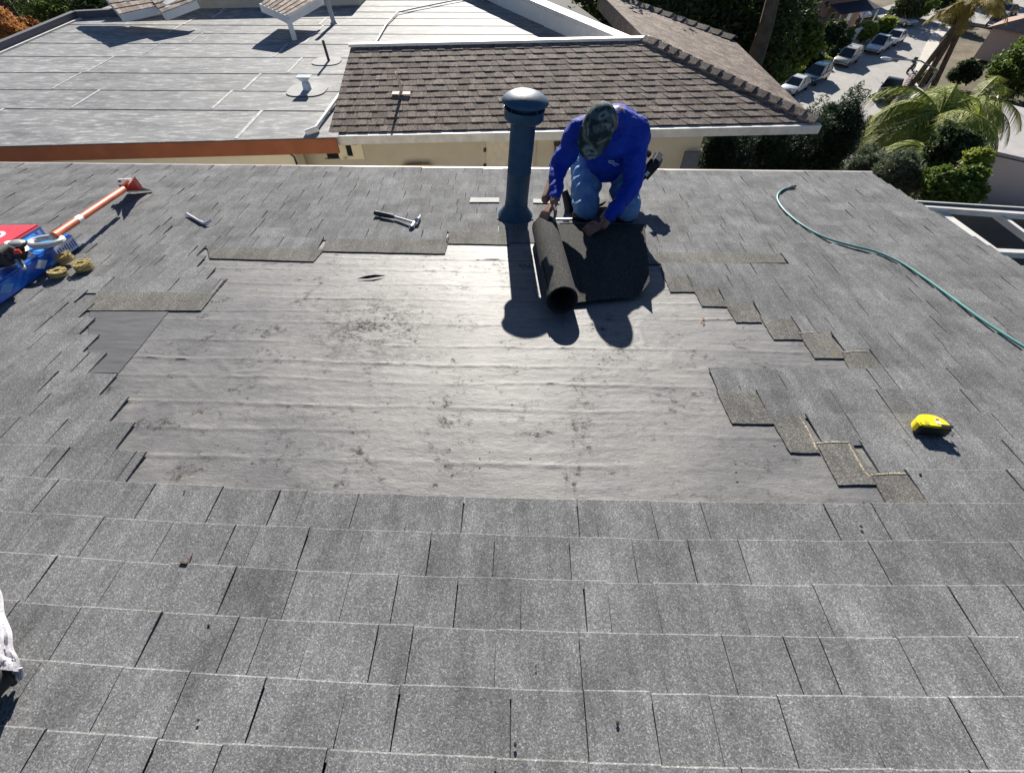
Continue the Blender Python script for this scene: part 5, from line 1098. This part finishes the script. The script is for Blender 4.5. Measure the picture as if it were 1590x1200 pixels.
b = MB(); b.tube([mp+h*.75+V(0,0,.32), mp+h*.5+V(0,0,1.05)], .05, 8); b.build('fork', M['chrome'], mc); b = MB(); b.tube([mp+h*.48-sx*.4+V(0,0,1.1), mp+h*.5+V(0,0,1.02), mp+h*.48+sx*.4+V(0,0,1.1)], .03, 6); b.build('handlebar', M['chrome'], mc)
b = MB(); b.prism([mp+h*.58-sx*.25+V(0,0,1.05), mp+h*.58+sx*.25+V(0,0,1.05), mp+h*.42+sx*.2+V(0,0,1.6), mp+h*.42-sx*.2+V(0,0,1.6)], h*.02); b.build('windscreen', M['glass'], mc)
# street lamp: head over the road, pole behind the tall palm
sb = atZ(1440,152,ZS); zl = ZS+8.0; sl_ = thing('street_lamp', 'street lamp with a pale cobra head over the road by the motorcycle', 'street lamp', V(sb.x,sb.y,ZS))
hz_ = atZ(1380,92,zl); pz = V(hz_.x+3.0, hz_.y-1.6, zl); 
b = MB(); b.tube([V(pz.x,pz.y,ZS), V(pz.x,pz.y,zl-.2)], [.11,.07], 8); b.build('pole', plain('lamp_pole', (.2,.2,.2), .6), sl_, True)
b = MB(); b.tube([V(pz.x,pz.y,zl-.25), lerp(pz,hz_,.4)+V(0,0,.15), hz_+V(0,0,.02)], .045, 8); b.build('arm', plain('lamp_arm', (.2,.2,.2), .6), sl_, True)
d_ = (hz_-pz).normalized(); b = MB(); b.ell(hz_+d_*.15, (.42,.17,.10), Matrix((d_, d_.cross(V(0,0,1)).normalized(), V(0,0,1))).transposed()); b.build('lamp_head', plain('pale_lamp_head', (.62,.70,.74), .4), sl_, True)
# pale fences along the left gardens
def fence(lab, pts, hgt, mat, pw=.55):
    o = thing('garden_fence', lab, 'fence', V(pts[0].x,pts[0].y,ZS), 'pale fences in the street gardens')
    for i in range(len(pts)-1):
        a, c = pts[i], pts[i+1]; n = max(1, int((c-a).length/pw))
        for k in range(n):
            p, q = a.lerp(c, k/n), a.lerp(c, (k+.95)/n); hh = hgt*random.uniform(.94,1.05); b = MB(); b.bar(p+V(0,0,hh/2), q+V(0,0,hh/2), .06, hh, V(0,0,1), random.random()); b.build('panel', mat, o)
    return o
fence('pale blue white panel fence behind the gold car', [atZ(1292,84,ZS), atZ(1318,72,ZS), atZ(1340,64,ZS)], 1.9, M['white'])
fence('white picket fence below the banana plants near the corner', [atZ(1342,62,ZS), atZ(1378,46,ZS)], 1.7, M['white'], .3)
# brown bin enclosure and the low walls near the palm
be = thing('wooden_enclosure', 'open brown timber enclosure beside the street below the black pickup', 'enclosure', atZ(1362,205,ZS+2))
zb_ = -13.6; A_, B_, C_, D_ = atZ(1350,180,zb_), atZ(1392,190,zb_), atZ(1382,222,zb_), atZ(1338,208,zb_)
for a, c in ((A_,B_),(B_,C_),(C_,D_),(D_,A_)): b = MB(); b.bar(a+V(0,0,-.75), c+V(0,0,-.75), .12, 1.5); b.build('side_wall', M['wood'], be)
b = MB(); b.bar(A_+V(0,0,.04), B_+V(0,0,.04), .18, .08); b.build('top_rail', M['timber'], be); b = MB(); b.prism([q+V(0,0,-1.5) for q in (A_,B_,C_,D_)], (0,0,.06)); b.build('floor', M['wood'], be)
for k, q in enumerate(((1352,202),(1362,196))): b = MB(); p_ = atZ(*q, zb_-1.2); b.box(p_, (.3,.2,.15), Matrix.Rotation(k*.7,3,'Z')); b.build('white_bag', M['white'], None, True, 'small white bag lying in the timber enclosure, the %s one' % ('left','right')[k], 'bag', bevel=.04, org=p_)
rw = thing('stone_wall', 'pale stone retaining wall between the street and the big palm', 'wall', atZ(1395,160,ZS)); stm = plain('pale_stones', (.45,.38,.34), .9, 0, .35, 2.5, .3, .4)
a, c = atZ(1362,185,ZS), atZ(1402,128,ZS)
for k in range(22):
    for j in range(2): p_ = a.lerp(c, (k+.5*(j%2))/22); b = MB(); b.box(p_+V(.6,0,.25+.42*j), (.40,.38,.38), Matrix.Rotation(random.random(),3,'Z'), random.random()); b.build('stone', stm, rw, bevel=.07)
# pale building, steps and driveway on the right
rb = thing('garage_building', 'pale pinkish building with a grey flat roof at the right edge', 'building', atZ(1545,210,-8)); pk_m = plain('pink_stucco', (.62,.52,.47), .9, 0, .06, 1)
zt = -7.6; q4 = [atZ(1508,232,zt), atZ(1640,262,zt), atZ(1660,190,zt), atZ(1530,158,zt)]
b = MB(); b.prism([V(q.x,q.y,-19) for q in q4], (0,0,19+zt-.05)); b.build('wall', pk_m, rb)
b = MB(); b.prism([q.lerp(sum(q4,Vector())/4, .0) for q in q4], (0,0,.12)); b.build('roof', plain('pale_roof', (.40,.38,.38), .9, 0, .1, 2), rb)
for k in range(2):
    b = MB(); u_ = V(0,0,.35); b.tube([q4[0].lerp(q4[3],.02+.0*k)+u_+V(.35*k,0,0), q4[0].lerp(q4[3],.95)+u_+V(.35*k,0,0)], .035, 6); b.build('rail', M['cream2'], rb, True)
for k in range(6): b = MB(); p_ = q4[0].lerp(q4[3], .02+.18*k); b.tube([p_, p_+V(0,0,.36)], .03, 6); b.build('rail_post', M['cream2'], rb, True)
def drape(name, pxs, mat, n=14, dz=.12, **k):
    b = MB(); g = [gnd(*q) for q in pxs]; vs = []
    for j in range(n+1):
        for i in range(n+1):
            p = g[0].lerp(g[1], i/n).lerp(g[3].lerp(g[2], i/n), j/n); vs.append(V(p.x, p.y, ground_z(p.x,p.y)+dz))
    b.add(vs, [(j*(n+1)+i, j*(n+1)+i+1, (j+1)*(n+1)+i+1, (j+1)*(n+1)+i) for j in range(n) for i in range(n)]); return b.build(name, mat, smooth=True, **k)
drape('driveway', [(1490,236),(1640,246),(1640,345),(1495,330)], drive, kind='structure')
lw = thing('driveway_wall', 'low pale wall with dark shadow along the right driveway', 'wall', gnd(1545,262)); a, c = gnd(1520,258), gnd(1640,280)
b = MB(); b.bar(a+V(0,0,.2), c+V(0,0,.2), .25, 1.5); b.build('wall', pk_m, lw)
# houses up the street
def far_house(lab, px, py, size, wallm, roofm, rot, wins, z=ZS):
    p = atZ(px,py,z); o = thing('far_house', lab, 'house', p); Mr = Matrix.Rotation(rot,3,'Z'); sx_, sy_, sz_ = size
    b = MB(); b.box(p+V(0,0,sz_/2), size, Mr); b.build('wall', wallm, o)
    G = lambda x, y, zz: p + Mr @ V(x,y,0) + V(0,0,zz); e = .5; hx, hy = sx_/2+e, sy_/2+e; rf = MB()
    rf.add([G(-hx,-hy,sz_), G(hx,-hy,sz_), G(hx,hy,sz_), G(-hx,hy,sz_), G(-hx*.5,0,sz_+1.6), G(hx*.5,0,sz_+1.6)], [(0,1,5,4),(1,2,5),(2,3,4,5),(3,0,4),(3,2,1,0)]); rf.build('roof', roofm, o)
    for x, zz, w, h_ in wins:
        b = MB(); b.box(G(x,-sy_/2-.02,zz), (w+.2,.06,h_+.2), Mr); wf = b.build('window', M['white'], o); b = MB(); b.box(G(x,-sy_/2-.06,zz), (w,.04,h_), Mr); b.build('pane', M['glass'], wf)
    return o, G
navy = plain('dark_navy_roof', (.020,.024,.045), .8)
o, G = far_house('brown far house with white framed windows and a navy porch roof', 1272,40, (7,6,6.2), plain('brown_siding', (.24,.15,.12), .8), navy, R(25), [(-2.2,4.6,.8,1.5),(0,4.6,.8,1.5),(2.2,4.6,.8,1.5),(-2,1.5,.8,1.4),(1.5,1.5,.8,1.4)])
b = MB(); b.hexa([G(-3.6,-3.1,3.3), G(3.6,-3.1,3.3), G(3.6,-3.1,3.35), G(-3.6,-3.1,3.35)], [G(-3.9,-5.6,2.7), G(3.9,-5.6,2.7), G(3.9,-5.6,2.8), G(-3.9,-5.6,2.8)]); b.build('porch_roof', navy, o)
for x in (-3.6,-1.2,1.2,3.6): b = MB(); b.bar(G(x,-5.4,0), G(x,-5.4,2.7), .16, .16, V(0,1,0)); b.build('porch_post', M['white'], o)
far_house('pale far house right of the brown one at the top edge', 1300,-2, (7,6,3.6), M['cream'], navy, R(30), [(-2,1.8,.9,1.2),(1,1.8,.9,1.2)])
far_house('low pink brown house at the right edge above the bare tree', 1565,92, (6,6,3.2), plain('pink_wall', (.55,.42,.36), .9), plain('brown_roof', (.30,.20,.16), .9, 0, .2, 2), R(40), [(-1.5,1.6,.9,1.1),(1.5,1.6,.9,1.1)])
far_house('far house with a pale roof at the top edge behind the tall palm crown', 1500,-4, (9,6,3.4), M['cream'], plain('pale_far_roof', (.42,.36,.33), .9), R(10), [(-2.5,1.6,.9,1.1),(0,1.6,.9,1.1),(2.5,1.6,.9,1.1)])
# rough ground cover on the slope
v, f, tn = [], [], []
gp = []
for _ in range(2600):
    x, y = random.uniform(6,40), random.uniform(12,72)
    if any(abs(x-q[0]) < 0 for q in ()): continue
    gp.append((x, y))
def inpoly(x, y, poly):
    r_ = False; j = len(poly)-1
    for i in range(len(poly)):
        if ((poly[i].y > y) != (poly[j].y > y)) and x < (poly[j].x-poly[i].x)*(y-poly[i].y)/(poly[j].y-poly[i].y)+poly[i].x: r_ = not r_
        j = i
    return r_
bl = [((x,y,ground_z(x,y)+.1),(random.uniform(.4,1.1),random.uniform(.4,1.1),random.uniform(.25,.7))) for x, y in gp if not inpoly(x,y,road) and proj((x,y,ground_z(x,y)))[0] < 1500 and min((Vector((x,y,0))-Vector((k.x,k.y,0))).length for k in kerbL+kerbR) > 1.7]
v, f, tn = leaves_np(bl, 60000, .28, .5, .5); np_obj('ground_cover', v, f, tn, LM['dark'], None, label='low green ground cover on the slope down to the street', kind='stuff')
